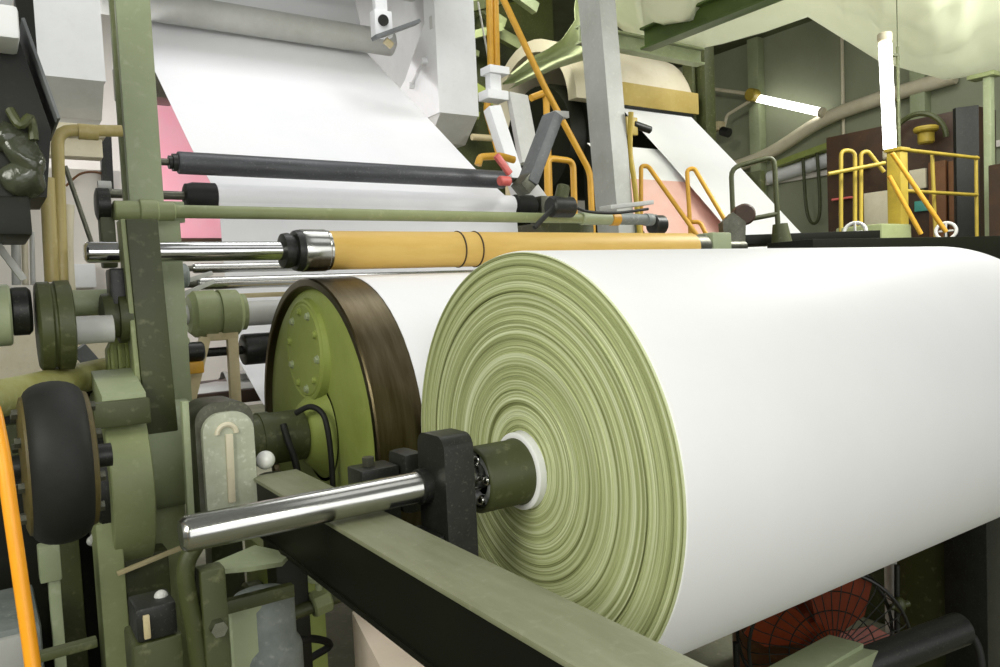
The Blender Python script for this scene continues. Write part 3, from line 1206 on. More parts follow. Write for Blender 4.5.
b.build('channel_back', greenlt, t)
for x in (.485, .5):
    b = MB()
    b.box((x, 2.1, FZ), (x+.008, 2.14, .70), .002)
    b.build('channel_flange', greenlt, t)
b = MB()
b.tube([P(188, 560, Y=2.0), P(200, 590, Y=2.0), P(214, 630, Y=2.0), P(220, 690, Y=2.0), P(222, 900, Y=2.0)], .01, 10)
b.build('cable', black, None, 'black cable running down under the end of the steel shaft', 'cable')
t = T('shaft_support', 'dark green upright support below the free end of the steel shaft', 'support', (.42, 1.95, FZ))
b = MB()
b.box((.40, 1.93, FZ), (.46, 1.99, .86), .008)
b.build('support_post', greendk, t)
b = MB()
b.tube([(.40, 1.96, .50), (.385, 1.955, .7), (.37, 1.95, .86), (.40, 1.95, .925)], .022, 10)
b.build('support_arm', greendk, t)
b = MB()
b.cyl((.43, 1.9, .72), (.43, 1.93, .72), .02, n=6)
b.build('bolt', steel, t)
t = T('valve', 'small green valve on a stub beside the support beam', 'valve', P(320, 612, Y=2.3))
c = P(320, 600, Y=2.3)
b = MB()
b.cyl(c-V((.10, 0, .02)), c+V((.08, 0, .0)), .022, n=16)
b.build('valve_body', greendk, t)
b = MB()
b.cyl(c+V((-.03, 0, -.01)), c+V((.03, 0, 0)), .042, n=8, bev=.006)
b.build('valve_nut', green, t)
b = MB()
b.cyl(c+V((0, 0, .02)), c+V((0, 0, .07)), .012, n=10)
b.cyl(c+V((0, 0, .065)), c+V((0, 0, .08)), .035, n=14)
b.build('valve_handle', greenlt, t)
b = MB()
b.tube([P(262, 668, Y=2.3), P(300, 640, Y=2.3), P(330, 645, Y=2.35), P(300, 668, Y=2.35), P(280, 720, Y=2.35)], .012, 10)
b.build('hose', black, None, 'black hose looping below the green valve', 'hose')
t = T('gearbox', 'low olive gearbox casing at the foot of the drum', 'gearbox', (1.0, 3.0, FZ))
b = MB()
b.box((.85, 2.85, FZ), (1.05, 3.25, .55), .03)
b.build('casing', olive, t)
b = MB()
b.cyl((.78, 3.0, .3), (.85, 3.0, .3), .12, n=28, bev=.01)
b.build('cover', greendk, t)
b = MB()
b.cyl((.9, 2.95, .55), (.9, 2.95, .84), .05, n=20)
b.build('column', greendk, t)
t = T('board_stack', 'stack of pale cream boards on the floor below the beam', 'boards', (1.0, 2.05, FZ))
b = MB()
b.prism([P(352, 612, Z=.5), P(362, 606, Z=.5), P(437, 655, Z=.5), P(440, 690, Z=.5), P(392, 690, Z=.5)], (0, 0, -.95))
b.build('board', woodm, t)
t = T('control_box', 'black control box on a bracket low at the left', 'box', (.35, 2.0, .4))
b = MB()
x0, x1 = P(136, 625, Y=2.0).x, P(178, 625, Y=2.0).x
z0, z1 = P(155, 640, Y=2.0).z, P(155, 606, Y=2.0).z
b.box((x0, 2.0, z0), (x1, 2.12, z1), .01)
b.build('box_body', blackmet, t)
b = MB()
b.box((x0-.01, 2.0, FZ), (x1+.01, 2.15, z0-.002), .01)
b.build('box_bracket', greendk, t)
b = MB()
b.box((x0+.015, 1.99, z0+.01), (x0+.03, 2.0, z1-.015), .003)
b.build('switch_strip', tan, t)
b = MB()
c = P(158, 592, Y=2.1)
c = V((c.x, 2.06, c.z))
b.ball(c, .017, n=10)
b.cyl(V((c.x, c.y, z1-.002)), c, .008, n=10)
b.build('grease_cap', greyp, t)
t = T('floor_cabinet', 'low grey cabinet on the floor behind the orange hose', 'cabinet', (-.05, 2.6, FZ))
b = MB()
b.box((-.6, 2.55, FZ), (.09, 2.95, .62), .02)
b.build('cabinet_body', bluegrey, t)
b = MB()
b.box((-.58, 2.53, .5), (.07, 2.56, .6), .008)
b.build('cabinet_lid', greyp, t)
b = MB()
b.bar(P(38, 657, Y=2.0), P(97, 641, Y=2.0), .03, .02)
b.build('brace', greendk, None, 'dark olive brace running to the foot of the gear housing', 'brace')
b = MB()
a, e = P(43, 622, Y=2.6), P(57, 542, Y=2.6)
b.box((a.x+.02, 2.58, FZ), (e.x, 2.62, P(57, 578, Y=2.6).z), .004)
b.box((a.x, 2.57, P(57, 578, Y=2.6).z), (e.x+.005, 2.63, e.z), .006)
b.build('guard_plate', greenlt, None, 'small pale green guard plate under the rubber wheel', 'plate')

# ================================================================== clamp arm, valves and struts right of the web
t = T('clamp_arm', 'grey box section clamp arm leaning up at the right end of the rollers', 'arm', P(525, 190, Y=4.6))
b = MB()
a, e = P(527, 184, Y=4.6), P(553, 116, Y=4.6)
b.bar(a, e, .09, .16, up=(0, 1, 0), bev=.01)
b.build('arm_box', greyd, t)
b = MB()
b.bar(e+V((-.03, 0, 0)), e+V((.10, 0, 0.005)), .14, .05)
b.build('arm_head', greyp, t)
b = MB()
b.bar(P(520, 190, Y=4.6), P(530, 178, Y=4.6), .1, .14, up=(0, 1, 0))
b.build('arm_hinge', dullsteel, t)
t = T('toggle_clamp', 'red clamp handle at the right end of the dark guide roller', 'handle', P(505, 183, Y=4.55))
b = MB()
b.bar(P(496, 155, Y=4.5), P(510, 174, Y=4.5), .035, .045, bev=.008)
b.build('handle_bar', redp, t)
b = MB()
c = P(505, 181, Y=4.5)
b.cyl(c-V((.05, 0, 0)), c+V((.04, 0, 0)), .035, n=16, bev=.006)
b.build('handle_knob', redp, t)
b = MB()
b.rail([P(478, 165, Y=4.9), P(480, 157, Y=4.9), P(500, 156, Y=4.9), P(514, 160, Y=4.9)], .028, .03)
b.build('pipe', yellow, None, 'short yellow pipe elbow behind the red handle', 'pipe')
b = MB()
b.bar(P(492, 108, Y=5.4), P(524, 206, Y=5.2), .12, .1, up=(0, 1, 0))
b.build('strut', white, None, 'white channel strut below the white bracket box', 'strut')
b = MB()
b.bar(P(517, 95, Y=5.6), P(530, 165, Y=5.4), .2, .06, up=(0, 1, 0))
b.build('strut', greyp, None, 'wide pale grey strut between the white channel and the yellow handrail', 'strut')
b = MB()
b.bar(P(525, 190, Y=5.0), P(545, 216, Y=5.0), .16, .16, up=(0, 1, 0))
b.build('strut', greyp, None, 'short grey foot strut behind the pipe rail valve', 'strut')
t = T('bracket_box', 'white flanged bracket box beside the right white housing', 'bracket', P(494, 100, Y=5.6))
for (xa, ya, xb, yb, n_) in ((482, 68, 507, 72, 'top_flange'), (485, 72, 501, 92, 'box_body'), (480, 92, 506, 98, 'bottom_flange')):
    a, e = P(xa, yb, Y=5.6), P(xb, ya, Y=5.6)
    b = MB()
    k = 0 if n_ == 'box_body' else .04
    b.box((a.x+.06, 5.6-k, a.z), (e.x, 5.68+k, e.z), .008)
    b.build(n_, white, t)
b = MB()
c = P(506, 139, Y=6.6)
b.rail([P(472, 137, Y=6.6), c, (c.x, c.y, FZ)], .033)
b.build('pipe', tan, None, 'tan pipe stub crossing behind the white channel strut', 'pipe')
t = T('valve', 'dark valve with a black lever on the right part of the pipe rail', 'valve', P(560, 215, Y=3.15))
c = P(560, 203, Y=3.15)
b = MB()
b.cyl(c-V((.07, 0, .02)), c+V((.08, 0, -.02)), .055, n=20, bev=.01)
b.build('valve_body', blackmet, t)
b = MB()
b.cyl(c+V((0, 0, .0)), c+V((.03, 0, .09)), .035, n=14, bev=.005)
b.build('valve_bonnet', greendk, t)
b = MB()
b.bar(P(556, 205, Y=3.12), P(534, 228, Y=3.12), .025, .02)
b.build('lever', blackmet, t)
b = MB()
b.tube([P(570, 203, Y=3.12), P(585, 211, Y=3.12), P(615, 213, Y=3.12), P(648, 209, Y=3.12)], .008, 8)
b.build('cable', black, t)
b = MB()
b.bar(P(605, 208, Y=3.4), P(648, 203, Y=3.4), .1, .025)
b.build('deck_plate', greyp, None, 'small grey plate above the right end of the pipe rail', 'plate')

# grey column
t = T('steel_column', 'tall grey box section steel column standing in the middle background', 'column', (3.97, 4.1, FZ))
lean = V((0, .068, 1))
b = MB()
pb = [V((3.9, 4.01, FZ)), V((4.06, 4.01, FZ)), V((4.06, 4.24, FZ)), V((3.9, 4.24, FZ))]
b.prism(pb, lean*4.85)
b.build('column_tube', colgrey, t)
b = MB()
b.box((3.8, 3.92, FZ), (4.16, 4.33, FZ+.03), .004)
b.build('base_plate', greyd, t)
b = MB()
b.tube([P(631, 112, X=4.085), P(630, 150, X=4.085), P(634, 180, X=4.085), P(638, 216, X=4.085), (4.085, 4.02, .6), (4.085, 4.0, FZ)], .02, 10)
b.build('pipe', yellowdull, None, 'dull green pipe strapped to the right side of the grey column', 'pipe')
t = T('camera_sensor', 'small black sensor on an arm right of the grey column', 'sensor', P(640, 128, Y=4.4))
b = MB()
b.cyl(P(633, 124, Y=4.4), P(650, 130, Y=4.4), .03, n=16, bev=.005)
b.build('sensor_body', blackmet, t)
b = MB()
b.box(P(627, 131, Y=4.4)-V((.02, .02, .03)), P(634, 119, Y=4.4)+V((.02, .02, .01)), .008)
b.build('sensor_mount', yellowdull, t)

# ================================================================== yellow handrails behind
def rails(label, runs, m, r=.022, name='handrail', bend=.07):
    base = runs[0][0]
    t = T(name, label, 'handrail', base)
    for k, pts in enumerate(runs):
        b = MB()
        b.rail(pts, r, bend)
        b.build('rail_pipe', m, t)
    return t


Y5 = 5.6
rails('long yellow stair handrail slanting down left of the grey column',
      [[P(498, -12, Y=Y5), P(545, 88, Y=Y5), P(590, 172, Y=Y5), P(594, 260, Y=Y5)]], yellow, .03)
rails('upright yellow pipe pair beside the right white housing',
      [[P(489, -10, Y=6.6), P(491, 75, Y=6.6)], [P(495, -10, Y=6.6), P(497, 75, Y=6.6)], [P(494, 72, Y=6.6), P(486, 110, Y=6.6), P(500, 158, Y=6.6)]], yellow, .035)
rails('yellow hoop handrail under the long stair handrail',
      [[P(549, 260, Y=5.3), P(547, 158, Y=5.3), P(573, 161, Y=5.3), P(576, 262, Y=5.3)]], yellow, .028)
rails('yellow upright post behind the grey clamp arm', [[P(531, 98, Y=6.2), P(546, 92, Y=6.2), P(551, 240, Y=6.2)]], yellow, .035)
b = MB()
b.cyl(P(478, 2, Y=6.9), P(490, 68, Y=6.9), .01, n=8)
b.build('wire', greyp, None, 'thin pale wire hanging right of the white housing', 'wire')

# dark machine bulk behind the handrails
t = T('machine_bulk', 'dark green machine frame in shadow behind the yellow handrails', 'machine', (5.5, 9, FZ))
b = MB()
b.box((4.3, 9.4, FZ), (7.6, 9.7, 6.2), .02)
b.build('back_frame', greendk, t)
rn = random.Random(5)
for k in range(16):
    b = MB()
    x = 5.3+rn.random()*1.3
    z = 4.2+rn.random()*1.7
    s = rn.choice((-1, 1))
    y = 9.3-.07*k
    b.bar((x-.7, y, z-.3*s*rn.random()), (x+.4, y, z+.3*s), .1, .06+.1*rn.random())
    b.build('cross_member', (greendk, olive, green, greenlt)[k % 4], t)

t = T('roller_stand', 'dark green stand under the right ends of the web rollers', 'stand', (3.85, 5.0, FZ))
b = MB()
b.box((3.66, 4.55, FZ), (4.0, 5.6, 2.03), .02)
b.build('stand_body', greendk, t)
b = MB()
b.box((3.70, 4.82, 2.03), (3.96, 4.98, 2.24), .012)
b.build('bearing_block', dullsteel, t)
# ================================================================== second machine far right: hood, web, sheets
HX0, HX1, HY0, HY1 = 6.3, 8.45, 7.4, 9.3
t = T('dryer_hood', 'cream arched dryer hood over the far paper web', 'hood', (7.4, 8.3, 3.6))
def arch(x, off=0, n=20):
    pl = []
    cy, cz, ry, rz = (HY0+HY1)/2, 3.86, (HY1-HY0)/2-off, .95-off
    for k in range(n+1):
        a = PI*k/n
        pl.append((x, cy-ry*math.cos(a), cz+rz*math.sin(a)))
    return pl
b = MB()
o, i_ = arch(HX0), arch(HX0, .16)
b.prism(o+i_[::-1], (HX1-HX0, 0, 0))
b.build('hood_shell', creamhood, t)
b = MB()
b.box((HX0+.6, HY0-.06, 3.83), (HX1, HY0+.04, 4.12), .01)
b.build('front_band', bandm, t)
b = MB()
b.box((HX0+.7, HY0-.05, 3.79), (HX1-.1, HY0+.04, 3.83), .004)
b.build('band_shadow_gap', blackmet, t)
b = MB()
b.box((HX1-.02, HY0+.02, 3.6), (HX1+.04, HY0+.2, 4.6), .01)
b.build('end_post', greendk, t)
b = MB()
b.lathe((0, (HY0+HY1)/2, 3.5), (1, 0, 0), [(HX0+.05, .1), (HX0+.08, .72), (HX0+.2, .76), (HX1-.1, .76), (HX1-.1, .1)], 60)
b.build('dryer_cylinder', deepgreen, t)
b = MB()
for y in (HY0+.2, HY1-.2):
    b.box((HX0+.3, y-.08, FZ), (HX0+.45, y+.08, 3.9), .01)
b.build('hood_legs', deepgreen, t)

b = MB()
path = [(HY0+.08, 4.0), (HY0+.02, 3.84), (6.6, 3.0), (5.68, 2.02), (5.4, 1.72)]
b.strip(path, 7.02, 8.32, .004)
b.build('paper_web', web_paper, None, 'white paper web running down from the far dryer hood', 'paper web', sharp=60)
b = MB()
b.strip([(6.95, 3.2), (6.6, 2.9), (6.45, 2.72)], 6.05, 7.3, .004)
b.build('paper_web', paper, None, 'short grey white sheet left of the far paper web', 'paper web', sharp=60)
b = MB()
b.strip([(6.45, 2.72), (6.3, 2.5), (5.9, 1.98), (5.5, 1.4)], 5.95, 7.5, .004)
b.build('paper_sheet', pinkpale, None, 'pale pink sheet below the far white web behind yellow stair rails', 'paper sheet', sharp=60)
t = T('web_stand', 'green side stand carrying the far paper web', 'stand', (7.6, 6.2, FZ))
b = MB()
b.box((8.36, 6.3, FZ), (8.46, 6.6, 2.9), .01)
b.build('stand_post', greendk, t)
b = MB()
b.cyl((6.0, 5.45, 1.6), (8.5, 5.45, 1.6), .1, n=24)
b.build('web_roller', greyd, t)

# green cloth hanging at the left end of the hood
b = MB()
TL = [P(576, -12, Y=7.2), P(574, 8, Y=7.2), P(571, 22, Y=7.2), P(560, 40, Y=7.2), P(543, 51, Y=7.2), P(525, 60, Y=7.2), P(506, 76, Y=7.2)]
BR = [P(622, -12, Y=7.2), P(622, 8, Y=7.2), P(620, 26, Y=7.2), P(616, 46, Y=7.2), P(595, 56, Y=7.2), P(562, 66, Y=7.2), P(512, 88, Y=7.2)]
rows = []
for a, e in zip(TL, BR):
    row = []
    for k in range(13):
        u_ = k/12
        q = a.lerp(e, u_)
        q.y += .12*math.sin(u_*9+a.x*2)+.1*noise.noise(q*3)
        row.append(q)
    rows.append(row)
def quads(b, rows, th):
    A = [[b.bm.verts.new(q) for q in r] for r in rows]
    B = [[b.bm.verts.new(q+th) for q in r] for r in rows]
    n, m_ = len(A), len(A[0])
    for i in range(n-1):
        for j in range(m_-1):
            b.bm.faces.new((A[i][j], A[i][j+1], A[i+1][j+1], A[i+1][j]))
            b.bm.faces.new((B[i][j], B[i+1][j], B[i+1][j+1], B[i][j+1]))
        for j in (0, m_-1):
            b.bm.faces.new((A[i][j], A[i+1][j], B[i+1][j], B[i][j]))
    for i in (0, n-1):
        for j in range(m_-1):
            b.bm.faces.new((A[i][j], B[i][j], B[i][j+1], A[i][j+1]))
quads(b, rows, V((0, .01, 0)))
b.build('cloth_drape', greencloth, None, 'pale green cloth draped over the left end of the dryer hood', 'cloth', sharp=80)

# plastic tarp under the roof
edge = [P(612, 22, d=9.8), P(650, 52, d=9.8), P(690, 56, d=9.8), P(703, 48, d=9.6), P(722, 44, d=9.4), P(765, 32, d=9.2), P(808, 17, d=9), P(845, 40, d=9), P(880, 62, d=9), P(915, 72, d=9), P(945, 80, d=9), P(975, 76, d=9), P(1010, 74, d=9), P(1060, 72, d=9)]
near = [P(-100+x*1.1, -230, d=5.4) for x in (612, 650, 690, 703, 722, 765, 808, 845, 880, 915, 945, 975, 1010, 1060)]
rows = []
N = 24
for j in range(N+1):
    u_ = j/N
    row = []
    for i in range(len(edge)):
        for s in (range(4) if i < len(edge)-1 else (0,)):
            e = edge[i].lerp(edge[min(i+1, len(edge)-1)], s/4)
            n_ = near[i].lerp(near[min(i+1, len(edge)-1)], s/4)
            n_.z = 4.75
            q = e.lerp(n_, u_)
            q.z += (.14*noise.noise(q*1.3)+.08*noise.noise(q*3.3)+.03*noise.noise(q*8))*min(1, u_*6) - .22*math.sin(PI*u_)*(.5+.5*math.sin(i*.9))
            row.append(q)
    rows.append(row)
b = MB()
quads(b, rows, V((0, 0, .006)))
b.build('plastic_tarp', tarpm, None, 'large pale plastic tarp sagging under the roof at the top right', 'tarp', sharp=80)

# roof beams
def ibeam(name, label, p, q, w, h, m):
    p, q = V(p), V(q)
    t = T(name, label, 'beam', (p+q)/2-V((0, 0, h/2)))
    for n_, off, ww, hh in (('bottom_flange', -h/2+.012, w, .024), ('top_flange', h/2-.012, w, .024), ('beam_web', 0, .02, h-.05)):
        b = MB()
        b.bar(p+V((0, 0, off)), q+V((0, 0, off)), ww, hh, bev=.003)
        b.build(n_, m, t)
    return t
c = P(645, 40, Z=4.25)
ibeam('roof_beam', 'green steel roof beam slanting over the right part of the hall', c, (c.x+.05, c.y-5.5, c.z), .16, .24, beamgreen)
c2 = P(640, 34, Z=4.35)
ibeam('roof_beam', 'pale green roof beam crossing left of the slanting roof beam', (c.x-.75, c.y+.25, 4.28), (c.x+1.2, c.y+.25, 4.28), .14, .2, greenlt)
b = MB()
b.box((8.55, 7.3, FZ), (8.75, 7.5, 6.2), .01)
b.build('steel_column', greendk, None, 'dark green column beside the right end of the dryer hood', 'column')

# ================================================================== wall fittings on the right wall
def lamp(label, p, q, r, m=lampm, wall=False):
    p, q = V(p), V(q)
    t = T('lamp_tube', label, 'lamp', (p+q)/2)
    d = (q-p).normalized()
    b = MB()
    b.cyl(p, q, r, n=20, bev=r*.3)
    b.build('tube', m, t)
    if wall:
        for s in (p.lerp(q, .2), p.lerp(q, .8)):
            b = MB()
            b.box(s-V((0, .05, .02)), V((13.0, s.y+.05, s.z+.02)), .004)
            b.build('mount', offwhite, t)
    for s, e in ((p, -1), (q, 1)):
        b = MB()
        b.cyl(s, s+d*e*.08, r*1.15, n=20, bev=.01)
        b.build('end_cap', offwhite, t)
    return t
lamp('level fluorescent tube lamp mounted on the grey right wall', P(757, 98, X=12.7), P(820, 112, X=12.7), .075, lampm2, True)
lamp('upright glowing tube lamp hanging below the plastic tarp', P(885, 42, d=7.0), P(890, 150, d=7.0), .055)
t = bpy.data.objects['lamp_tube.001']
a = P(889, 44, d=7.05)
x, y = a.x+.09, a.y-.03
b = MB()
b.cyl((x, y, a.z-1.15), (x, y, a.z-.02), .014, n=12)
b.cyl((x, y, a.z-.03), (x, y, 6.2), .005, n=8)
b.build('hanger_rod', greendk, t)
for z in (a.z-.1, a.z-1.0):
    b = MB()
    b.bar((x, y, z), P(887, 95, d=7.0)*1.0 if False else (a.x-.02, a.y+.01, z), .03, .02)
    b.build('clip', greendk, t)
b = MB()
b.rail([P(842, 30, X=12.96), P(844, 160, X=12.96)], .03)
b.build('conduit', offwhite, None, 'thin upright conduit on the grey right wall', 'conduit')
t = T('wall_conduit', 'pale conduit with round box feeding the level tube lamp', 'conduit', P(752, 95, X=12.6))
b = MB()
b.rail([P(706, 140, X=12.6), P(706, 88, X=12.6), P(750, 94, X=12.6)], .035)
b.build('conduit_run', offwhite, t)
b = MB()
b.rail([P(724, 128, X=12.6), P(727, 115, X=12.6), P(750, 101, X=12.6)], .03)
b.build('conduit_branch', offwhite, t)
b = MB()
c = P(753, 95, X=12.6)
b.cyl(c-V((.12, 0, 0)), c+V((.1, 0, 0)), .12, n=20, bev=.02)
b.build('wall_box', yellowdull, t)
t = T('wall_switch', 'small tan switch box on the wall beside the far web', 'switch', P(714, 128, X=12.4))
b = MB()
b.box(P(706, 134, X=12.4)-V((.1, 0, 0)), P(722, 121, X=12.4)+V((.1, 0, 0)), .02)
b.build('switch_box', tan, t)
b = MB()
b.cyl(P(722, 131, X=12.3), P(729, 133, X=12.3), .09, n=12)
b.build('switch_knob', blackmet, t)
b = MB()
pts = [P(718, 172, X=12.84), P(768, 156, X=12.84), P(822, 119, X=12.84), P(880, 98, X=12.84), P(955, 76, X=12.84)]
b.rail(pts, .12, .6, 10)
b.build('cable_tray', offwhite, None, 'bent cream cable tray running along the right wall', 'cable tray')
b = MB()
a, e = P(770, 178, X=12.88), P(842, 155, X=12.88)
b.cyl(a, e, .13, n=20)
b.build('pipe', white, None, 'thick white pipe below the bent cable tray', 'pipe')
b = MB()
a, e = P(780, 165, X=12.82), P(850, 140, X=12.82)
b.bar(a, e, .36, .11)
b.build('shelf_rail', olive, None, 'olive rail below the cable tray', 'rail')
b = MB()
c = [P(803, 158, X=12.72), P(806, 205, X=12.72), P(811, 222, X=12.72), P(818, 220, X=12.72), P(820, 200, X=12.72), P(817, 153, X=12.72)]
b.tube(c, .03, 8)
b.build('cable', greendk, None, 'looped cable hanging from the olive rail', 'cable')
t = T('wall_column', 'pale green column at the right edge with bolts', 'column', (10.1, 4.55, FZ))
a, e = P(984, 200, d=8.6), P(994, 200, d=8.6)
b = MB()
b.box((a.x, a.y-.08, FZ), (a.x+.10, a.y+.0, 3.62), .01)
b.build('column_post', greenlt, t)
b = MB()
b.box((a.x-.06, a.y-.14, 3.62), (a.x+.14, a.y+.14, 3.67), .01)
b.build('cap_plate', green, t)
b = MB()
c0 = P(968, 170, d=9.2)
b.prism([(c0.x-.06, c0.y+.10, .5), (c0.x+.06, c0.y-.10, .5), (c0.x+.06, c0.y-.10, 3.45), (c0.x-.06, c0.y+.10, 3.45)], (.05, .06, 0))
b.build('strip_curtain', blackmet, None, 'narrow black strip curtain left of the pale green column', 'curtain')
b = MB()
c0 = P(995, 230, d=8.2)
b.box((c0.x-.1, c0.y-.6, FZ), (c0.x+.3, c0.y+.02, 2.6), .02)
b.build('cabinet', brown, None, 'brown cabinet at the right edge behind the roll', 'cabinet')

# dark control cabinet behind the yellow platform rails
t = T('dark_cabinet', 'long dark brown machine cabinet behind the yellow platform rails', 'cabinet', (10.2, 6.0, FZ))
a, e = P(826, 145, X=10.5), P(978, 138, X=10.5)
b = MB()
b.box((10.5, e.y, FZ), (11.0, a.y, 3.55), .02)
b.build('cabinet_body', brown, t)
def panel(x0, x1, y0, y1, m, nm):
    a, e = P(x0, y1, X=10.46), P(x1, y0, X=10.46)
    b = MB()
    b.box((10.44, e.y, a.z), (10.5, a.y, e.z), .01)
    b.build(nm, m, t)
panel(930, 946, 160, 240, redbrown, 'door_panel')
panel(950, 958, 160, 240, redbrown, 'door_panel')
panel(910, 926, 168, 190, offwhite, 'notice_panel')
panel(830, 870, 168, 174, offwhite, 'shelf_strip')
panel(832, 852, 196, 201, redp, 'red_strip')
panel(915, 928, 200, 212, tealp, 'teal_panel')
panel(865, 890, 190, 228, offwhite, 'white_box')
t = T('top_valve', 'round yellow green valve on top of the dark cabinet', 'valve', P(926, 140, X=10.3))
b = MB()
c = P(926, 136, X=10.3)
b.cyl(c-V((0, 0, .1)), c+V((0, 0, .05)), .1, n=16, bev=.02)
b.cyl(c+V((0, 0, .05)), c+V((0, 0, .12)), .15, n=20, bev=.02)
b.build('valve_body', yellowdull, t)
b = MB()
b.torus(P(918, 142, X=10.4), (1, 0, .1), .36, .035, 30, 8, 0, PI)
b.build('hose', greendk, None, 'dark hose arching over the dark cabinet', 'hose')

# yellow platform railing right
d7 = 6.6
rails('dull yellow platform railing in front of the dark cabinet',
      [[P(897, 149, d=d7), P(978, 158, d=7.6)], [P(905, 191, d=d7), P(977, 195, d=7.6)], [P(932, 152, d=7.1), P(936, 250, d=7.1)], [P(976, 156, d=7.6), P(977, 250, d=7.6)]], yellowdull, .017)
rails('slanting yellow ladder rail below the upright tube lamp',
      [[P(892, 153, d=6.3), P(946, 232, d=6.3)], [P(889, 176, d=6.3), P(921, 234, d=6.3)]], yellow, .019)
rails('double yellow hoop rails left of the upright tube lamp',
      [[P(841, 240, d=6.4), P(841, 150, d=6.4), P(855, 151, d=6.4), P(855, 240, d=6.4)], [P(861, 240, d=6.4), P(861, 153, d=6.4), P(868, 151, d=6.4), P(884, 172, d=6.4)], [P(828, 174, d=6.3), P(885, 163, d=6.3)]], yellowdull, .017)
t = T('platform_post', 'stout yellow platform post under the upright tube lamp', 'post', P(898, 250, d=6.5))
b = MB()
a = P(897, 152, d=6.5)
b.box((a.x-.06, a.y-.06, FZ), (a.x+.06, a.y+.06, a.z), .01)
b.build('post_body', yellowdull, t)
b = MB()
b.box((a.x-.075, a.y-.075, a.z), (a.x+.075, a.y+.075, a.z+.03), .008)
b.build('post_cap', yellowdull, t)
b = MB()
a = P(875, 226, d=6.4)
b.box((a.x-.25, a.y-.2, FZ), (a.x+.2, a.y+.2, a.z), .02)
b.build('cabinet', green, None, 'green low cabinet left of the yellow platform post', 'cabinet')
# yellow stair rails in front of the pink sheet
rails('left yellow stair rail in front of the pale pink sheet',
      [[P(641, 250, d=6.2), P(641, 166, d=6.2), P(648, 166, d=6.2), P(704, 245, d=5.9)]], yellow, .018, bend=.05)
rails('right yellow stair rail in front of the pale pink sheet',
      [[P(692, 262, d=6.0), P(687, 170, d=6.0), P(694, 168, d=6.0), P(750, 262, d=5.7)], [P(692, 222, d=6.0), P(700, 222, d=6.0), P(718, 258, d=5.9)]], yellow, .017, bend=.05)
rails('dark green guard frame beside the far white web',
      [[P(734, 240, d=5.6), P(731, 168, d=5.6), P(774, 156, d=5.6), P(780, 262, d=5.6)], [P(740, 221, d=5.6), P(777, 214, d=5.6)]], greendk, .018)
t = T('pulley_guard', 'dark brown pulley and guard box behind the top of the roll', 'pulley', P(735, 250, d=5.2))
b = MB()
b.prism([P(724, 252, d=5.3), P(723, 222, d=5.3), P(733, 212, d=5.3), P(746, 222, d=5.3), P(745, 252, d=5.3)], (.12, .14, 0))
b.build('guard_box', dullsteel, t)
b = MB()
c = P(743, 215, d=5.4)
b.cyl(c-V((.04, .05, 0)), c+V((.05, .06, 0)), .075, n=24, bev=.012)
b.build('pulley_wheel', brown, t)
t = T('catwalk', 'dark catwalk edge running behind the top of the roll', 'catwalk', P(800, 248, d=5.6))
a, e = P(700, 243, d=5.6), P(862, 237, d=5.9)
b = MB()
b.bar(a, e, .4, .07)
b.build('deck', deepgreen, t)
b = MB()
b.bar(a-V((0, 0, .16)), e-V((0, 0, .15)), .1, .06)
b.build('stringer', offwhite, t)
b = MB()
for u_ in (.15, .85):
    q = a.lerp(e, u_)
    b.box((q.x-.05, q.y-.05, FZ), (q.x+.05, q.y+.05, q.z-.03), .005)
b.build('legs', deepgreen, t)
b = MB()
c = P(783, 246, d=5.4)
b.cyl(c-V((0, 0, .1)), P(780, 224, d=5.4), .09, .05, n=20)
b.build('guide_cone', greendk, None, 'dark green cone at the foot of the guard frame', 'cone')
for k, (x, y, dd, lab) in enumerate(((855, 232, 5.75, 'pale handwheel in front of the green low cabinet'), (946, 231, 6.45, 'pale handwheel at the foot of the slanting ladder rail'))):
    t = T('handwheel', lab, 'handwheel', P(x, y+8, d=dd), 'pale handwheels behind the roll')
    b = MB()
    c = P(x, y, d=dd)
    b.torus(c, (-.7, -.3, .3), .075, .014, 28, 8)
    b.build('wheel_ring', greyp, t)
    b = MB()
    b.bar(c-V((0, .06, 0)), c+V((0, .06, 0)), .015, .015)
    b.bar(c-V((0, 0, .07)), c+V((0, 0, .07)), .015, .015)
    b.build('spoke', greyp, t)
    b = MB()
    b.cyl(c+V((.02, .01, 0)), V((c.x+.08, c.y+.04, 1.55)), .016, n=10)
    b.build('stem', blackmet, t)
b = MB()
a, e = P(790, 262, d=5.2), P(1010, 252, d=7.2)
b.bar(a, e, .35, .28)
b.build('machine_skid', deepgreen, None, 'dark machine skid just behind the right top of the roll', 'machine')

# ================================================================== under the roll: fan and pipes
t = T('floor_fan', 'red floor fan with round wire guard under the roll', 'fan', (2.95, 1.95, FZ))
fc = P(822, 640, d=3.35)
ax = (CC-fc)
ax.z = 0
ax = (ax.normalized()+V((.35, -.1, 0))).normalized()
d_, s_, u_ = frame(ax)
b = MB()
for rr_ in (.34, ):
    b.torus(fc+d_*.09, d_, rr_, .008, 48, 8)
    b.torus(fc-d_*.09, d_, rr_, .008, 48, 8)
for rr_ in (.10, .18, .26):
    b.torus(fc+d_*(.1+.03*(1-rr_/.34)), d_, rr_, .003, 40, 5)
for k in range(40):
    a = 2*PI*k/40
    e = s_*math.cos(a)+u_*math.sin(a)
    b.tube([fc+d_*.13+e*.05, fc+d_*.12+e*.2, fc+d_*.09+e*.34, fc-d_*.09+e*.34], .0025, 5, 3)
b.build('wire_guard', blackmet, t)
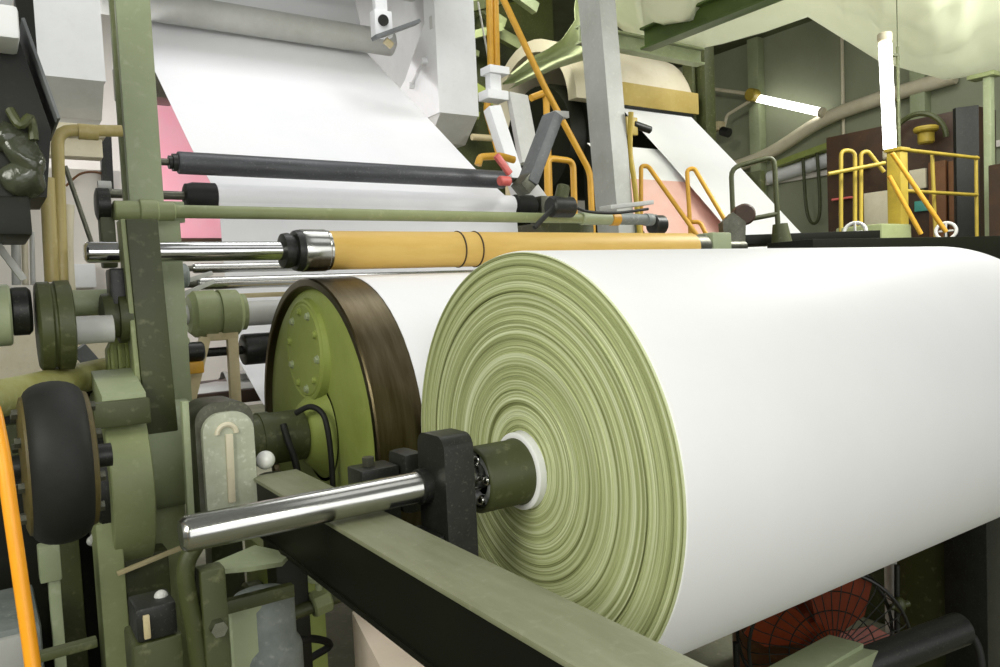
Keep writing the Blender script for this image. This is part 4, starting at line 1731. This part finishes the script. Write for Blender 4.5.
for k in range(4):
    a = k*PI/2+.4
    e = s_*math.cos(a)+u_*math.sin(a)
    g = s_*-math.sin(a)+u_*math.cos(a)
    b = MB()
    b.prism([fc+e*.05-g*.04-d_*.02, fc+e*.2-g*.13-d_*.045, fc+e*.31-g*.11-d_*.04, fc+e*.32+g*.08+d_*.04, fc+e*.18+g*.1+d_*.045, fc+e*.05+g*.04+d_*.02], d_*.008)
    b.build('blade', fanred, t)
b = MB()
b.cyl(fc-d_*.04, fc+d_*.07, .075, .055, n=28, bev=.01)
b.build('hub', fanred, t)
b = MB()
b.cyl(fc-d_*.28, fc-d_*.06, .095, n=28, bev=.02)
b.build('motor', fanred, t)
b = MB()
b.rail([fc+s_*.37, fc+s_*.37-V((0, 0, .30)), fc+s_*.37-V((0, 0, .35))-d_*.15], .014)
b.rail([fc-s_*.37, fc-s_*.37-V((0, 0, .30)), fc-s_*.37-V((0, 0, .35))-d_*.15], .014)
b.build('stand', blackmet, t)
t = T('red_drum', 'rusty red drum standing behind the floor fan', 'drum', (2.9, 2.5, FZ))
c = P(800, 640, Z=-.1)
b = MB()
c = P(785, 660, d=3.85)
b.lathe((c.x, c.y, 0), (0, 0, 1), [(FZ, .2), (FZ+.005, .25), (.0, .25), (.01, .256), (.03, .256), (.04, .25), (.27, .25), (.285, .245), (.285, .2)], 40)
b.build('drum_body', redbrown, t)
b = MB()
b.torus((c.x, c.y, .285), (0, 0, 1), .245, .01, 40, 8)
b.build('drum_rim', redbrown, t)
b = MB()
b.box((4.06, 2.02, FZ), (4.4, 2.55, .62), .02)
b.build('cabinet', greendk, None, 'dark green cabinet standing behind the fan under the roll', 'cabinet')
b = MB()
c = P(892, 580, d=3.9)
b.cyl((c.x, c.y, FZ), (c.x, c.y, .5), .035, n=16)
b.build('pipe', white, None, 'white upright pipe behind the fan guard', 'pipe')
t = T('valve', 'small dark valve on a thin upright rod beside the fan', 'valve', P(898, 625, d=3.4))
b = MB()
b.cyl(P(897, 565, d=3.4), P(897, 660, d=3.4), .012, n=10)
b.build('rod', blackmet, t)
b = MB()
b.ball(P(899, 605, d=3.38), .028, (1, 1, 1.3), 10)
b.cyl(P(891, 607, d=3.38), P(909, 603, d=3.38), .014, n=12)
b.build('valve_body', greendk, t)
b = MB()
b.prism([P(896, 622, Z=-.3), P(942, 632, Z=-.3), P(925, 650, Z=-.3), P(896, 640, Z=-.3)], (0, 0, -.14))
b.build('pallet', woodm, None, 'pale board lying on the floor right of the fan', 'board')
b = MB()
b.cyl(P(858, 668, d=2.7), P(962, 628, d=2.9), .06, n=28, bev=.01)
b.build('pipe', blackmet, None, 'black pipe lying in the bottom right corner', 'pipe')
b = MB()
b.tube([P(962, 628, d=2.88), P(976, 642, d=2.86), P(982, 670, d=2.84), P(984, 740, d=2.82)], .014, 10)
b.build('hose', black, None, 'thin black hose curling down at the bottom right corner', 'hose')
t = T('guide_rail', 'pale green floor rail running under the right part of the roll', 'rail', P(830, 660, d=2.4))
b = MB()
b.bar(P(770, 690, d=2.3), P(846, 646, d=2.75), .12, .05)
b.build('rail_bar', greenlt, t)
b = MB()
b.bar(P(790, 690, d=2.32), P(862, 652, d=2.75), .12, .05)
b.build('rail_bar', greenlt, t)
t = T('shelf', 'small shelf with orange boxes at the right edge beside the black post', 'shelf', P(995, 640, d=4))
for y, m_ in ((545, orange), (605, offwhite), (622, greenlt)):
    b = MB()
    c = P(998, y, d=4)
    b.box(c-V((.07, .1, .06)), c+V((.2, .1, .04)), .01)
    b.build('tray', m_, t)
b = MB()
c = P(1004, 600, d=4.2)
b.box((c.x-.03, c.y, FZ), (c.x+.3, c.y+.1, .75), .01)
b.build('upright', greyd, t)

# ================================================================== light
def area(name, loc, tgt, sx, sy, e, col):
    l = bpy.data.lights.new(name, 'AREA')
    l.shape = 'RECTANGLE'
    l.size, l.size_y = sx, sy
    l.energy = e
    l.color = col
    o = bpy.data.objects.new(name, l)
    COL.objects.link(o)
    o.location = loc
    o.rotation_euler = (V(tgt)-V(loc)).to_track_quat('-Z', 'Y').to_euler()
area('front_fill', (2.2, -4.2, 2.0), (2.0, 2, 1.1), 7.5, 3.6, 170, (.99, .99, 1))  # unseen fill added behind the camera to lift the roll's lower side
area('hall_fill', (2.2, -.2, 5.4), (2.4, 1.7, 1), 3.0, 2, 18, (1, 1, 1))
area('hall_fill', (2.3, 3.3, 5.6), (2.3, 3.6, 0), 2.5, 2.5, 38, (1, 1, 1))
area('hall_fill', (-2.4, .2, 3.2), (1.2, 2.4, .9), 1.8, 1.8, 125, (1, 1, .9))  # unseen fill added at the left for the roll end and drum face
area('hall_fill', (7.5, 2.5, 3.9), (7.8, 6, 2.5), 3, 1.5, 100, (1, 1, .95))  # unseen light added to brighten the far right machine
area('hall_fill', (8.5, 4.6, 5.9), (8.5, 4.6, 0), 4, 3, 160, (1, 1, .98))  # added above the tarp so it shows bright from below
area('hall_fill', (1.0, 11, 5.5), (1.5, 12, 1), 4, 3, 280, (1, .99, 1))
area('hall_fill', (-.8, 7.0, 2.2), (1.7, 8, 2.8), .8, .8, 130, (1, 1, 1))  # added out of view to light the pink sheet
area('hall_fill', (2.3, 4.3, 6.2), (2.3, 7.0, 3.3), 3, 1, 70, (.98, .98, 1))
area('hall_fill', (5.6, 2.4, 3.6), (4.4, 2.3, -.4), 1, 1, 110, (1, 1, .95))  # added beyond the roll to brighten the floor beneath it
area('hall_fill', (5.0, 6.6, 6.0), (5.8, 9.2, 4.4), 1, .6, 110, (1, 1, .9))  # added to lift the dark structure behind the handrails
area('machine_fill', (.0, -1.2, 2.5), (.4, 3, 1.1), .8, .5, 15, (1, 1, .95))  # unseen fill added behind the camera for the left machinery
w = bpy.data.worlds.new('hall_light')
S.world = w
w.use_nodes = True
bg = w.node_tree.nodes['Background']
bg.inputs[0].default_value = (.97, 1, .93, 1)
bg.inputs[1].default_value = .21

S.view_settings.view_transform = 'Standard'
S.view_settings.look = 'None'
S.view_settings.exposure = 0
S.view_settings.gamma = 1
S.view_settings.use_curve_mapping = False
